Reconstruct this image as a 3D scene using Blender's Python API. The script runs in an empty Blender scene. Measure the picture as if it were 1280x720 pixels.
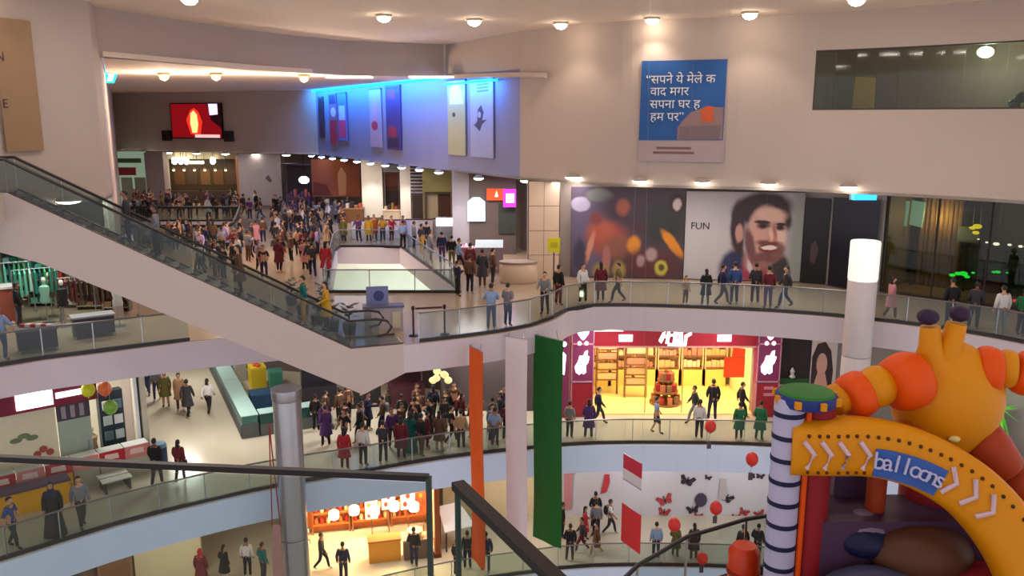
import bpy, bmesh, math, random
from mathutils import Vector, Matrix
from mathutils.geometry import tessellate_polygon
random.seed(7)
SC = bpy.context.scene
COL = SC.collection
PI = math.pi

# ------------------------------------------------------------------ camera
FPX, HOR, EYE = 1050.0, 148.0, 18.6            # focal length in px of a 1280 wide frame, horizon row, eye height above ground floor
PITCH = math.atan((360 - HOR) / FPX)
SN, CS = math.sin(PITCH), math.cos(PITCH)
cd = bpy.data.cameras.new('camera'); cam = bpy.data.objects.new('camera', cd); COL.objects.link(cam)
cd.sensor_width = 36.0; cd.lens = FPX / 1280 * 36.0; cd.clip_start = 0.05; cd.clip_end = 400
cam.location = (0, 0, EYE); cam.rotation_euler = (PI / 2 - PITCH, 0, 0)
SC.camera = cam

# ------------------------------------------------------------------ world and exposure
SC.cycles.transparent_max_bounces = 32
SC.view_settings.view_transform = 'Standard'; SC.view_settings.look = 'None'
SC.view_settings.exposure = 0.3; SC.view_settings.gamma = 1.0; SC.view_settings.use_curve_mapping = False
W = bpy.data.worlds.new('world'); SC.world = W; W.use_nodes = True
bgn = W.node_tree.nodes['Background']; bgn.inputs[0].default_value = (0.97, 0.94, 0.99, 1); bgn.inputs[1].default_value = 0.8

L0, L1, L2, L3 = 0.0, 5.5, 11.0, 16.5          # floor heights
LB = -5.5

def at(px, py, z):                              # point of the floor (or any level z) seen at a photo position
    a = (px - 640) / FPX; b = (360 - py) / FPX
    d = -SN + b * CS; t = (z - EYE) / d
    return Vector((a * t, (CS + b * SN) * t, z))
def aty(px, py, Y):                             # point of the plane y = Y seen at a photo position
    a = (px - 640) / FPX; b = (360 - py) / FPX
    t = Y / (CS + b * SN)
    return Vector((a * t, Y, EYE + (-SN + b * CS) * t))

# ------------------------------------------------------------------ materials
def lin(c):
    return tuple(((v / 255) / 12.92 if v / 255 <= 0.04045 else ((v / 255 + 0.055) / 1.055) ** 2.4) for v in c)
MATS = {}
def mat(name, rgb, rough=0.6, metal=0.0, emit=0.0, noise=0.07, scale=2.0, spec=0.4, ecol=None):
    if name in MATS: return MATS[name]
    m = bpy.data.materials.new(name); m.use_nodes = True; nt = m.node_tree; b = nt.nodes['Principled BSDF']
    c = lin(rgb)
    tc = nt.nodes.new('ShaderNodeTexCoord'); nz = nt.nodes.new('ShaderNodeTexNoise'); nz.inputs['Scale'].default_value = scale
    nz.inputs['Detail'].default_value = 3
    mx = nt.nodes.new('ShaderNodeMix'); mx.data_type = 'RGBA'
    mx.inputs[6].default_value = tuple(v * (1 - noise) for v in c) + (1,)
    mx.inputs[7].default_value = tuple(min(1, v * (1 + noise)) for v in c) + (1,)
    nt.links.new(tc.outputs['Object'], nz.inputs['Vector']); nt.links.new(nz.outputs['Fac'], mx.inputs[0])
    nt.links.new(mx.outputs[2], b.inputs['Base Color'])
    b.inputs['Roughness'].default_value = rough; b.inputs['Metallic'].default_value = metal
    b.inputs['Specular IOR Level'].default_value = spec
    if emit:
        b.inputs['Emission Color'].default_value = (lin(ecol) if ecol else c) + (1,)
        b.inputs['Emission Strength'].default_value = emit
    MATS[name] = m
    return m
def glass(name, tint, refl=1.0):
    if name in MATS: return MATS[name]
    m = bpy.data.materials.new(name); m.use_nodes = True; nt = m.node_tree; nt.nodes.clear()
    o = nt.nodes.new('ShaderNodeOutputMaterial'); t = nt.nodes.new('ShaderNodeBsdfTransparent'); g = nt.nodes.new('ShaderNodeBsdfGlossy')
    g.inputs['Roughness'].default_value = 0.04; g.inputs['Color'].default_value = (refl, refl, refl, 1)
    t.inputs['Color'].default_value = tint + (1,)
    lw = nt.nodes.new('ShaderNodeLayerWeight'); pw = nt.nodes.new('ShaderNodeMath'); pw.operation = 'POWER'; pw.inputs[1].default_value = 4.0
    fr = nt.nodes.new('ShaderNodeMath'); fr.operation = 'MULTIPLY_ADD'; fr.inputs[1].default_value = 0.22; fr.inputs[2].default_value = 0.025
    nt.links.new(lw.outputs['Facing'], pw.inputs[0]); nt.links.new(pw.outputs[0], fr.inputs[0])
    mx = nt.nodes.new('ShaderNodeMixShader')
    nt.links.new(fr.outputs[0], mx.inputs[0]); nt.links.new(t.outputs[0], mx.inputs[1]); nt.links.new(g.outputs[0], mx.inputs[2])
    nt.links.new(mx.outputs[0], o.inputs['Surface'])
    MATS[name] = m
    return m
def C(r, g, b):                                # plain matte colour by value
    return mat('paint_%d_%d_%d' % (r, g, b), (r, g, b))
def G(r, g, b, e):                             # a colour that glows
    return mat('glow_%d_%d_%d_%s' % (r, g, b, e), (r, g, b), emit=e)

# ------------------------------------------------------------------ mesh builder
class MB:
    def __init__(s): s.v = []; s.f = []; s.sm = False
    def add(s, vs, fs):
        n = len(s.v); s.v += [tuple(v) for v in vs]; s.f += [tuple(i + n for i in f) for f in fs]; return s
    def box(s, x0, x1, y0, y1, z0, z1):
        return s.add([(x0,y0,z0),(x1,y0,z0),(x1,y1,z0),(x0,y1,z0),(x0,y0,z1),(x1,y0,z1),(x1,y1,z1),(x0,y1,z1)],
                     [(0,3,2,1),(4,5,6,7),(0,1,5,4),(1,2,6,5),(2,3,7,6),(3,0,4,7)])
    def cbox(s, cx, cy, cz, w, d, h): return s.box(cx-w/2, cx+w/2, cy-d/2, cy+d/2, cz-h/2, cz+h/2)
    def bar(s, a, b, w, h):                    # box-section bar from a to b
        a, b = Vector(a), Vector(b); d = (b - a).normalized(); u = d.cross(Vector((0,0,1)))
        if u.length < 1e-4: u = Vector((1,0,0))
        u.normalize(); n = u.cross(d)
        vs = [p + u*(w/2*i) + n*(h/2*j) for p in (a, b) for i, j in ((-1,-1),(1,-1),(1,1),(-1,1))]
        return s.add(vs, [(0,3,2,1),(4,5,6,7),(0,1,5,4),(1,2,6,5),(2,3,7,6),(3,0,4,7)])
    def tube(s, pts, r, n=8):
        s.sm = True
        pts = [Vector(p) for p in pts]; rs = r if isinstance(r, (list, tuple)) else [r]*len(pts); vs = []
        for i, p in enumerate(pts):
            d = (pts[min(i+1, len(pts)-1)] - pts[max(i-1, 0)]).normalized()
            u = d.cross(Vector((0,0,1)))
            if u.length < 1e-3: u = Vector((1,0,0))
            u.normalize(); w = u.cross(d)
            vs += [p + (u*math.cos(2*PI*k/n) + w*math.sin(2*PI*k/n))*rs[i] for k in range(n)]
        fs = [(i*n+k, i*n+(k+1)%n, (i+1)*n+(k+1)%n, (i+1)*n+k) for i in range(len(pts)-1) for k in range(n)]
        fs += [tuple(range(n-1, -1, -1)), tuple(range((len(pts)-1)*n, len(pts)*n))]
        return s.add(vs, fs)
    def lathe(s, prof, c=(0,0,0), n=20, sx=1, sy=1):
        s.sm = True
        vs = [(c[0]+r*sx*math.cos(2*PI*k/n), c[1]+r*sy*math.sin(2*PI*k/n), c[2]+z) for r, z in prof for k in range(n)]
        fs = [(i*n+k, i*n+(k+1)%n, (i+1)*n+(k+1)%n, (i+1)*n+k) for i in range(len(prof)-1) for k in range(n)]
        fs += [tuple(range(n-1, -1, -1)), tuple(range((len(prof)-1)*n, len(prof)*n))]
        return s.add(vs, fs)
    def ball(s, c, r, nu=14, nv=9, fn=None):
        s.sm = True
        r = r if isinstance(r, (list, tuple)) else (r, r, r); vs = []
        for i in range(nv+1):
            t = PI*i/nv
            for k in range(nu):
                p = Vector((math.sin(t)*math.cos(2*PI*k/nu)*r[0], math.sin(t)*math.sin(2*PI*k/nu)*r[1], -math.cos(t)*r[2]))
                if fn: p = fn(p)
                vs.append(p + Vector(c))
        fs = [(i*nu+k, i*nu+(k+1)%nu, (i+1)*nu+(k+1)%nu, (i+1)*nu+k) for i in range(nv) for k in range(nu)]
        return s.add(vs, fs)
    def prism(s, pts, z0, z1, holes=()):
        loops = [list(pts)] + [list(h) for h in holes]
        flat = [p for l in loops for p in l]; n = len(flat)
        tri = tessellate_polygon([[Vector((p[0], p[1], 0)) for p in l] for l in loops])
        vs = [(p[0], p[1], z1) for p in flat] + [(p[0], p[1], z0) for p in flat]
        fs = []
        for a, b, c in tri:
            A, B, D = flat[a], flat[b], flat[c]
            if (B[0]-A[0])*(D[1]-A[1]) - (B[1]-A[1])*(D[0]-A[0]) < 0: b, c = c, b
            fs += [(a, b, c), (a+n, c+n, b+n)]
        o = 0
        for l in loops:
            m = len(l)
            for i in range(m):
                j = (i+1) % m; fs.append((o+i, o+i+n, o+j+n, o+j))
            o += m
        return s.add(vs, fs)
    def ribbon(s, pts, z0, z1, t, side=1):      # upright wall that follows a plan line, thickness to one side
        pts = [Vector((p[0], p[1], 0)) for p in pts]; n = len(pts); off = []
        for i in range(n):
            d = (pts[min(i+1, n-1)] - pts[max(i-1, 0)]).normalized()
            off.append(pts[i] + Vector((-d.y, d.x, 0)) * t * side)
        zz0 = z0 if isinstance(z0, (list, tuple)) else [z0]*n; zz1 = z1 if isinstance(z1, (list, tuple)) else [z1]*n
        vs = []
        for i in range(n):
            a, b = pts[i], off[i]
            vs += [(a.x,a.y,zz0[i]), (a.x,a.y,zz1[i]), (b.x,b.y,zz1[i]), (b.x,b.y,zz0[i])]
        fs = [(i*4+k, i*4+(k+1)%4, i*4+4+(k+1)%4, i*4+4+k) for i in range(n-1) for k in range(4)]
        fs += [(3,2,1,0), tuple((n-1)*4+k for k in range(4))]
        return s.add(vs, fs)
    def plate(s, pts, y0, y1):                  # polygon in the x-z plane with thickness along y (y0 = face towards the viewer)
        n = len(pts)
        tri = tessellate_polygon([[Vector((p[0], p[1], 0)) for p in pts]])
        vs = [(p[0], y0, p[1]) for p in pts] + [(p[0], y1, p[1]) for p in pts]
        fs = []
        for a, b, c in tri: fs += [(a, b, c), (a+n, c+n, b+n)]
        fs += [(i, (i+1)%n, (i+1)%n+n, i+n) for i in range(n)]
        return s.add(vs, fs)
    def mesh(s, name, m=None):
        me = bpy.data.meshes.new(name); me.from_pydata([tuple(v) for v in s.v], [], s.f); me.update()
        bm = bmesh.new(); bm.from_mesh(me); bmesh.ops.recalc_face_normals(bm, faces=bm.faces); bm.to_mesh(me); bm.free()
        if s.sm:
            me.polygons.foreach_set('use_smooth', [True]*len(me.polygons)); me.set_sharp_from_angle(angle=math.radians(40))
        me.materials.append(m)
        return me
    def build(s, name, m, parent=None, world=False):
        if world and parent is not None:
            o = Vector((0,0,0)); p = parent
            while p is not None: o += p.location; p = p.parent
            s.v = [tuple(Vector(v) - o) for v in s.v]
        ob = bpy.data.objects.new(name, s.mesh(name, m)); COL.objects.link(ob)
        if parent is not None: ob.parent = parent
        return ob

def tag(o, label, cat, group=None, kind=None):
    if label: o['label'] = label
    if cat: o['category'] = cat
    if group: o['group'] = group
    if kind: o['kind'] = kind
    return o
def thing(name, label, cat, loc=(0,0,0), rz=0.0, group=None):
    o = bpy.data.objects.new(name, None); COL.objects.link(o); o.location = loc; o.rotation_euler = (0,0,rz)
    o.empty_display_size = 0.1
    return tag(o, label, cat, group)
def struct(name, mb, m, label=None, cat='structure'):
    o = mb.build(name, m); o['kind'] = 'structure'; o['label'] = label; o['category'] = cat
    return o
def child(o, parent):
    o.parent = parent; return o
def copy_tree(o, parent=None):
    c = o.copy(); COL.objects.link(c); c.parent = parent
    for ch in list(o.children): copy_tree(ch, c)
    return c
def spline(pts, n=5):                           # smooth curve through plan points
    P = [Vector((p[0], p[1], 0)) for p in pts]; out = []
    for i in range(len(P)-1):
        a, b, c, d = P[max(i-1,0)], P[i], P[i+1], P[min(i+2, len(P)-1)]
        for k in range(n):
            t = k/n
            q = 0.5*((2*b) + (c-a)*t + (2*a-5*b+4*c-d)*t*t + (3*b-a-3*c+d)*t**3)
            out.append((q.x, q.y))
    out.append((P[-1].x, P[-1].y))
    return out
def resample(pts, step):
    P = [Vector((p[0], p[1], 0)) for p in pts]; L = [0]
    for i in range(1, len(P)): L.append(L[-1] + (P[i]-P[i-1]).length)
    n = max(1, round(L[-1]/step)); out = []; j = 0
    for k in range(n+1):
        s = L[-1]*k/n
        while j < len(P)-2 and L[j+1] < s: j += 1
        t = (s-L[j]) / max(1e-6, L[j+1]-L[j]); q = P[j].lerp(P[j+1], t); out.append((q.x, q.y))
    return out
def light(name, kind, loc, energy, color=(1,1,1), size=1.0, size_y=None, rot=(0,0,0), spot=None, parent=None):
    d = bpy.data.lights.new(name, kind); d.energy = energy; d.color = color
    if kind == 'AREA':
        d.size = size
        if size_y: d.shape = 'RECTANGLE'; d.size_y = size_y
    else:
        d.shadow_soft_size = size
    if spot: d.spot_size = spot; d.spot_blend = 0.6
    o = bpy.data.objects.new(name, d); COL.objects.link(o); o.location = loc; o.rotation_euler = rot
    if parent is not None: o.parent = parent
    return o
def text_mesh(name, body, size, m, parent, loc=(0,0,0), depth=0.01, rx=PI/2, align='CENTER', shear=0.0):
    cu = bpy.data.curves.new(name, 'FONT'); cu.body = body; cu.size = size; cu.extrude = depth; cu.align_x = align; cu.align_y = 'CENTER'; cu.shear = shear
    cu.resolution_u = 3
    o = bpy.data.objects.new(name, cu); COL.objects.link(o)
    dg = bpy.context.evaluated_depsgraph_get()
    me = bpy.data.meshes.new_from_object(o.evaluated_get(dg)); bpy.data.objects.remove(o)
    me.materials.clear(); me.materials.append(m)
    ob = bpy.data.objects.new(name, me); COL.objects.link(ob); ob.parent = parent; ob.location = loc; ob.rotation_euler = (rx, 0, 0)
    return ob
def pxmap(x0, y0, x1, y1, w, h):                # photo positions on a flat print -> its own x and z
    return lambda pts: [((p[0]-x0)/(x1-x0)*w, (1-(p[1]-y0)/(y1-y0))*h) for p in pts]
def ell(cx, cy, rx, ry, n=14, a0=0.0):
    return [(cx+rx*math.cos(2*PI*k/n+a0), cy+ry*math.sin(2*PI*k/n+a0)) for k in range(n)]
PRINTS = {'lettering'}
def decal(name, pts, m, parent, layer=1, base=0.0):
    PRINTS.add(name)
    return MB().plate(pts, base-0.008*layer, base-0.008*layer+0.006).build(name, m, parent)
def soft_print(name, base, spots, w, h, box):     # printed picture: soft-edged ellipses (cx, cy, rx, ry, turn, colour, softness) laid over each other
    m = bpy.data.materials.new(name); m.use_nodes = True; nt = m.node_tree; b = nt.nodes['Principled BSDF']; b.inputs['Roughness'].default_value = 0.6
    tc = nt.nodes.new('ShaderNodeTexCoord'); nz = nt.nodes.new('ShaderNodeTexNoise'); nz.inputs['Scale'].default_value = 2.2; nz.inputs['Detail'].default_value = 4
    nt.links.new(tc.outputs['Object'], nz.inputs['Vector'])
    wob = nt.nodes.new('ShaderNodeVectorMath'); wob.operation = 'MULTIPLY_ADD'; wob.inputs[1].default_value = (0.16, 0, 0.16)
    nt.links.new(nz.outputs['Color'], wob.inputs[0]); nt.links.new(tc.outputs['Object'], wob.inputs[2])
    prev = None; last = lin(base) + (1,)
    x0, y0, x1, y1 = box; sx, sz = w/(x1-x0), h/(y1-y0)
    for cx, cy, rx, ry, rot, col, soft in spots:
        mp = nt.nodes.new('ShaderNodeMapping'); mp.vector_type = 'TEXTURE'
        mp.inputs['Location'].default_value = ((cx-x0)*sx+0.08, 0, h-(cy-y0)*sz+0.08); mp.inputs['Rotation'].default_value = (0, math.radians(rot), 0)
        mp.inputs['Scale'].default_value = (rx*sx, 1000, ry*sz); nt.links.new(wob.outputs[0], mp.inputs['Vector'])
        ln = nt.nodes.new('ShaderNodeVectorMath'); ln.operation = 'LENGTH'; nt.links.new(mp.outputs[0], ln.inputs[0])
        mr = nt.nodes.new('ShaderNodeMapRange'); mr.interpolation_type = 'SMOOTHSTEP'; mr.inputs[1].default_value = 1+soft; mr.inputs[2].default_value = 1-soft
        nt.links.new(ln.outputs['Value'], mr.inputs[0])
        mx = nt.nodes.new('ShaderNodeMix'); mx.data_type = 'RGBA'; mx.inputs[6].default_value = last; mx.inputs[7].default_value = lin(col) + (1,)
        nt.links.new(mr.outputs[0], mx.inputs[0])
        if prev: nt.links.new(prev.outputs[2], mx.inputs[6])
        prev = mx
    nt.links.new(prev.outputs[2], b.inputs['Base Color'])
    return m
# ------------------------------------------------------------------ shared materials
WALL = mat('warm_wall_paint', (182, 166, 158), 0.75, noise=0.03, scale=0.4)
FASCB = mat('cool_light_fascia', (206, 222, 250), 0.6, noise=0.02, scale=0.5)  # bluish cast of cool light put into the lower fascia colour
FASC = mat('cool_fascia_paint', (198, 186, 196), 0.6, noise=0.02, scale=0.5)
FLOORU = mat('polished_taupe_floor', (160, 140, 118), 0.2, noise=0.05, scale=0.8, spec=0.5)
FLOOR = mat('polished_beige_floor', (194, 184, 166), 0.18, noise=0.05, scale=0.8, spec=0.5)
SOFF = mat('soffit_paint', (196, 186, 178), 0.8, noise=0.02)
DARK = mat('dark_rail', (38, 34, 38), 0.35)
STEEL = mat('brushed_steel', (168, 168, 176), 0.28, metal=0.9)
GLS = glass('rail_glass', (0.80, 0.85, 0.84))
SHOPGL = glass('shop_glass', (0.95, 0.95, 0.94))
LAMPM = mat('lamp_glow', (255, 244, 226), emit=14.0)
BLACK = mat('black_panel', (24, 20, 26), 0.4)

# ------------------------------------------------------------------ plan lines
E1 = spline([(-20,19.5),(-15.6,23.0),(-12.65,25.7),(-9.2,28.0),(-5.7,29.6),(-2.5,31.0),(0.65,31.9),(3,32.4),(6.2,32.5),(10.6,32.2),(13.3,31.1),(16,29.2),(18.2,26.8),(20.5,23)])
E2 = spline([(-20,20.5),(-16,25.2),(-13.5,26.9),(-11.2,28.3)],4) + [(-8.4,29.4),(-6.05,28.75),(-4.2,29.34)] + \
     spline([(-3.66,27.86),(-1.1,29.05),(0.6,30.2),(1.55,31.4),(2.2,32.8),(2.9,33.55),(4.2,33.8),(6.9,33.5),(10.25,32.8),(13.03,31.7),(15.86,29.9),(17.7,27.8),(20.5,23.8)],4)
UPW = spline([(21.5,24),(17.7,29),(15.6,31.2),(13.2,33.1),(10.5,34.6),(8,35.5),(5.5,36.3),(4,37.3),(2.74,38.5),(0.38,40.9)],4)
WINGR = [(0.38,40.9),(-3.64,48.2),(-15.9,69.8)]
BACKW = [(-15.9,69.8),(-36.5,78.6)]
LEFTW = [(-15.2,32.0),(-36.5,78.6)]
UPL = [(-15.2,32.0),(-14.75,30.6),(-16.3,27.2),(-19.5,22.5),(-23,18)]
VOIDA = [(-8.3,36.7),(-2.3,36.7),(-6.7,50),(-10.6,50)]
VOIDB = [(-25.5,52),(-17.5,52),(-20.5,63),(-30,63)]
BOX = lambda e: e + [(27,22),(27,50),(4,52),(-10,84),(-46,84),(-46,18)]

# ------------------------------------------------------------------ floors, fascias, ceilings
struct('floor_upper', MB().prism(BOX(E2), L2-0.35, L2, [VOIDA, VOIDB]), FLOORU, 'polished taupe upper gallery floor with two openings', 'floor')
struct('floor_middle', MB().prism(BOX(E1), L1-0.35, L1), FLOOR, 'polished beige gallery floor one storey below the poster gallery', 'floor')
struct('floor_lower', MB().prism(BOX(E1), L0-0.35, L0), FLOOR, 'polished beige gallery floor in front of the butterfly wall', 'floor')
struct('floor_basement', MB().box(-46,27,-6,84,LB-0.35,LB), FLOOR, 'polished floor at the bottom of the atrium', 'floor')
CEILM = mat('gallery_ceiling_paint', (205, 198, 190), 0.8, noise=0.02)
struct('ceiling_middle', MB().prism(BOX(E2), L2-0.97, L2-0.87, [VOIDA, VOIDB]), CEILM, 'flat pale ceiling above the red shop gallery', 'ceiling')
struct('ceiling_lower', MB().prism(BOX(E1), L1-1.12, L1-1.02), CEILM, 'flat pale ceiling above the butterfly wall gallery', 'ceiling')
struct('ceiling_basement', MB().prism(BOX(E1), L0-1.12, L0-1.02), CEILM, 'flat pale ceiling above the bottom of the atrium', 'ceiling')
struct('trim_1', MB().ribbon(E2, L2-1.0, L2-0.02, 0.08, -1), FASC, 'smooth pale fascia band along the upper gallery edge', 'fascia')
struct('trim_2', MB().ribbon(E1, L1-1.15, L1-0.02, 0.08, -1), FASCB, 'smooth pale fascia band along the middle gallery edge', 'fascia')
struct('trim_3', MB().ribbon(E1, L0-1.15, L0-0.02, 0.08, -1), FASCB, 'smooth pale fascia band along the lower gallery edge', 'fascia')
for k, vd in enumerate((VOIDA, VOIDB)):
    struct('trim_%d' % (4+k), MB().ribbon(vd + [vd[0]], L2-1.0, L2-0.01, 0.08, 1), FASC, ('white fascia lining the floor opening beside the landing', 'white fascia lining the floor opening before the cafe')[k], 'fascia')
# storey above: closed wall around the atrium, ceiling
ZS, ZW, ZC = 15.7, 20.85, 22.6
iw = min(range(len(UPW)), key=lambda i: abs(UPW[i][0]/UPW[i][1]/0.985-(1021-640)/FPX))
WZ0, WZ1 = 18.92, 21.2
struct('wall_right', MB().ribbon(UPW[iw:], ZS, ZC, 0.35, -1).ribbon(UPW[:iw+1], ZS, WZ0, 0.35, -1).ribbon(UPW[:iw+1], WZ1, ZC, 0.35, -1), WALL, 'tall blank warm white wall curving around the atrium', 'wall')
struct('wall_wing_upper', MB().ribbon(WINGR, 20.9, ZC, 0.35, -1), WALL, 'warm strip of wall above the blue cove light', 'wall')
struct('wall_wing_right', MB().ribbon(WINGR, ZS, 20.9, 0.35, -1), mat('cove_tinted_wall', (132,132,168), 0.75, noise=0.03, scale=0.4), 'long receding wall washed with blue cove light', 'wall')  # blue of the cove light is also mixed into the wall colour
struct('wall_back', MB().ribbon(BACKW, ZS, ZC, 0.35, -1), WALL, 'blank wall at the end of the wing carrying the screen', 'wall')
struct('wall_wing_left', MB().ribbon(LEFTW, LB, ZC, 0.35, 1), WALL, 'side wall of the wing behind the corner pillar', 'wall')
struct('wall_left', MB().ribbon(UPL, ZS, ZC, 0.35, -1), WALL, 'blank pale wall above the top of the escalator', 'wall')
CEIL = mat('warm_ceiling_paint', (230, 212, 198), 0.8, noise=0.02)
struct('ceiling', MB().prism([(-24,-6),(27,-6),(27,26)] + [(p[0]+0.15,p[1]+0.3) for p in UPW] + [(-3.64,48.4),(-8.9,46.5),(-12.5,41.1),(-15.7,32.5),(-24,18)], ZC, ZC+0.2), CEIL, 'warm cream atrium ceiling with downlights', 'ceiling')
struct('trim_6', MB().ribbon([(-15.3,32.2),(-12.2,40.6),(-8.9,45.8),(-3.75,48.0)], ZW, ZC+0.15, 0.3, 1), WALL, 'bulkhead over the mouth of the wing', 'bulkhead')
struct('ceiling_wing', MB().prism([(-15.2,32.3),(-12.0,40.6),(-8.9,46),(-3.6,48.3),(-15.2,69.8),(-36.8,79)], ZW, ZW+0.2), CEIL, 'lowered ceiling of the far wing', 'ceiling')
struct('trim_7', MB().ribbon([(-3.75,47.9),(0.12,40.75),(1.6,39.3)], [20.75,20.5,20.42], [20.95,20.72,20.62], 0.28, -1), WALL, 'slim ledge hiding the blue light strip', 'ledge')
struct('ceiling_upper', MB().prism([(p[0], p[1]) for p in UPW] + [(-3.64,48.2),(-15.3,69.5),(-36.5,78.6),(-46,84),(-10,84),(4,52),(27,50),(27,24)], ZS, ZS+0.12), SOFF, 'soffit above the poster gallery shops', 'ceiling')
struct('ceiling_left', MB().prism(UPL + [(-40,18),(-46,84),(-36.5,78.6)], ZS, ZS+0.12), SOFF, 'soffit above the shop behind the escalator', 'ceiling')
# near side: storey the photographer stands on, and the gallery below that carries the inflatable
struct('floor_viewpoint', MB().prism([(-6,-6),(6,-6),(2.2,-0.4),(0.62,0.75),(0.12,1.47),(-0.05,1.78),(-0.2,1.88),(-1.6,2.02),(-6,2.4)], L3-0.35, L3), FLOOR, 'gallery floor behind the near glass railing', 'floor')
NE = spline([(0.6,9.3),(2.0,11.5),(3.6,12.75),(6.0,13.45),(9,13.9),(14,14.2)],4)
struct('floor_play_area', MB().prism(NE + [(14,-6),(0.6,-6)], L2-0.35, L2), FLOOR, 'gallery floor under the inflatable castle', 'floor')
struct('floor_left', MB().prism([(-14.45,23.9),(-13.9,22.4),(-26,14),(-26,22),(-19.5,22.6),(-17.5,25.4)], L3-0.8, L3), FLOOR, 'upper gallery floor at the head of the escalator', 'floor')

# ------------------------------------------------------------------ glass balustrades
PANE_H = 1.02
def balustrade(pts, z, label, step=1.5, shoe=True, post=True, rail=DARK, group=None, h=PANE_H, rr=0.03, name='glass_balustrade'):
    Q = resample(pts, step)
    root = thing(name, label, 'railing', (Q[0][0], Q[0][1], z), 0, group)
    for i in range(len(Q)-1):
        a, b = Vector((Q[i][0],Q[i][1],z)), Vector((Q[i+1][0],Q[i+1][1],z)); d = (b-a).normalized()*0.02
        MB().bar(a+d+Vector((0,0,h/2+0.03)), b-d+Vector((0,0,h/2+0.03)), 0.014, h-0.04).build('glass_pane', GLS, root, True)
        if post: MB().cbox(a.x, a.y, z+h/2, 0.035, 0.035, h).build('post', STEEL, root, True)
    MB().tube([(q[0],q[1],z+h+0.02) for q in Q], rr, 8).build('handrail', rail, root, True)
    if shoe:
        m = MB()
        for i in range(len(Q)-1): m.bar((Q[i][0],Q[i][1],z+0.04), (Q[i+1][0],Q[i+1][1],z+0.04), 0.09, 0.16)
        m.build('base_shoe', DARK, root, True)
    return root
def inset(pts, d):                              # shift a plan line into the gallery
    P = [Vector((p[0],p[1],0)) for p in pts]; o = []
    for i in range(len(P)):
        t = (P[min(i+1,len(P)-1)]-P[max(i-1,0)]).normalized(); o.append((P[i].x-t.y*d, P[i].y+t.x*d))
    return o
i27 = next(i for i, p in enumerate(E2) if p[0] > -3.9)
iL = next(i for i, p in enumerate(E2) if p[0] > -11.3)
GREYR = mat('grey_steel_rail', (120, 116, 120), 0.3, metal=0.7)
balustrade(inset(E2[i27+1:], 0.1), L2, 'glass railing with dark base along the poster gallery and landing', rail=GREYR)
balustrade(inset(E2[:iL+1], 0.1), L2, 'glass railing beside the clothing shop under the escalator', rail=GREYR)
balustrade(inset(E1, 0.1), L1, 'glass railing in front of the red shop and kiosk gallery', rail=GREYR)
balustrade(inset(E1, 0.1), L0, 'glass railing in front of the butterfly wall', rail=GREYR)
for k, vd in enumerate((VOIDA, VOIDB)):
    c = Vector((sum(p[0] for p in vd)/4, sum(p[1] for p in vd)/4)); o = [(p[0]+(p[0]-c.x)*0.02, p[1]+(p[1]-c.y)*0.02) for p in vd]
    balustrade(o + [o[0]], L2, ('glass railing around the floor opening beside the landing', 'dark-topped glass railing around the floor opening before the cafe')[k], 2.0, rail=(GREYR, DARK)[k], rr=(0.03, 0.1)[k])
balustrade(inset(NE, 0.1), L2, 'dark railing curving behind the inflatable castle', 1.3, rr=0.035)
# near railing in front of the photographer: flat dark cap bars on frameless glass
def near_rail(a, b, label, w, h, slope=0.0):
    root = thing('glass_balustrade', label, 'railing', (a[0], a[1], L3))
    zt = EYE-0.765
    A, B = Vector((a[0],a[1],zt)), Vector((b[0],b[1],zt))
    MB().bar(A, B, w, h).build('handrail', DARK, root, True)
    n = max(1, round((B-A).length/1.1))
    for i in range(n):
        p, q = A.lerp(B, i/n), A.lerp(B, (i+1)/n); d = (q-p).normalized()*0.004
        m = MB(); m.bar(p+d-Vector((0,0,0.68)), q-d-Vector((0,0,0.68)), 0.012, 1.33); m.build('glass_pane', GLS, root, True)
    for p in (A, B): MB().cbox(p.x, p.y, (zt+L3)/2, 0.012, 0.02, zt-L3).build('edge_strip', mat('glass_edge_green', (60,78,72), 0.3), root, True)
    MB().bar((A.x,A.y,L3+0.02),(B.x,B.y,L3+0.02),0.05,0.06).build('base_channel', STEEL, root, True)
    return root
pA, pB = at(-260, 561, EYE-0.765), at(536, 597, EYE-0.765)
near_rail((pA.x,pA.y), (pB.x,pB.y), 'thin dark-capped glass railing running from the steel pillar view to a free end', 0.016, 0.013)
pC, pD = at(572, 606, EYE-0.765), at(700, 729, EYE-0.765)
e = Vector((pD.x-pC.x, pD.y-pC.y, 0))*2.2
near_rail((pC.x,pC.y), (pC.x+e.x,pC.y+e.y), 'thick dark-capped glass railing slanting down past the orange banner', 0.028, 0.018)
# ------------------------------------------------------------------ escalator from the landing up to the left
PHI = math.radians(200); U = Vector((math.cos(PHI), math.sin(PHI), 0)); NB = Vector((-U.y*-1, U.x*-1, 0))
NB = Vector((U.y, -U.x, 0))                     # towards the far side
if NB.y < 0: NB = -NB
S0 = Vector((-5.4, 27.2, L2)); TAN = math.tan(math.radians(30)); RUN = (L3-L2)/TAN; WID = 1.55
def esc(s, w, dz):                              # s along the run, w across, dz above the walking line
    z = min(max(s, 0), RUN)*TAN
    return S0 + U*s + NB*w + Vector((0,0,z+dz))
es = thing('escalator', 'pale clad escalator with glass sides rising from the landing to the upper storey', 'escalator', tuple(S0))
prof = [(-1.85, 0.02), (0.0, 0.02), (RUN, 0.02), (RUN+1.6, 0.02)]
low = [(-1.85, -1.0), (-0.35, -1.62), (RUN-0.6, -1.68), (RUN+1.6, -1.2)]
TRUSS = mat('escalator_cladding', (190, 174, 170), 0.6, noise=0.03, scale=0.5)
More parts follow.
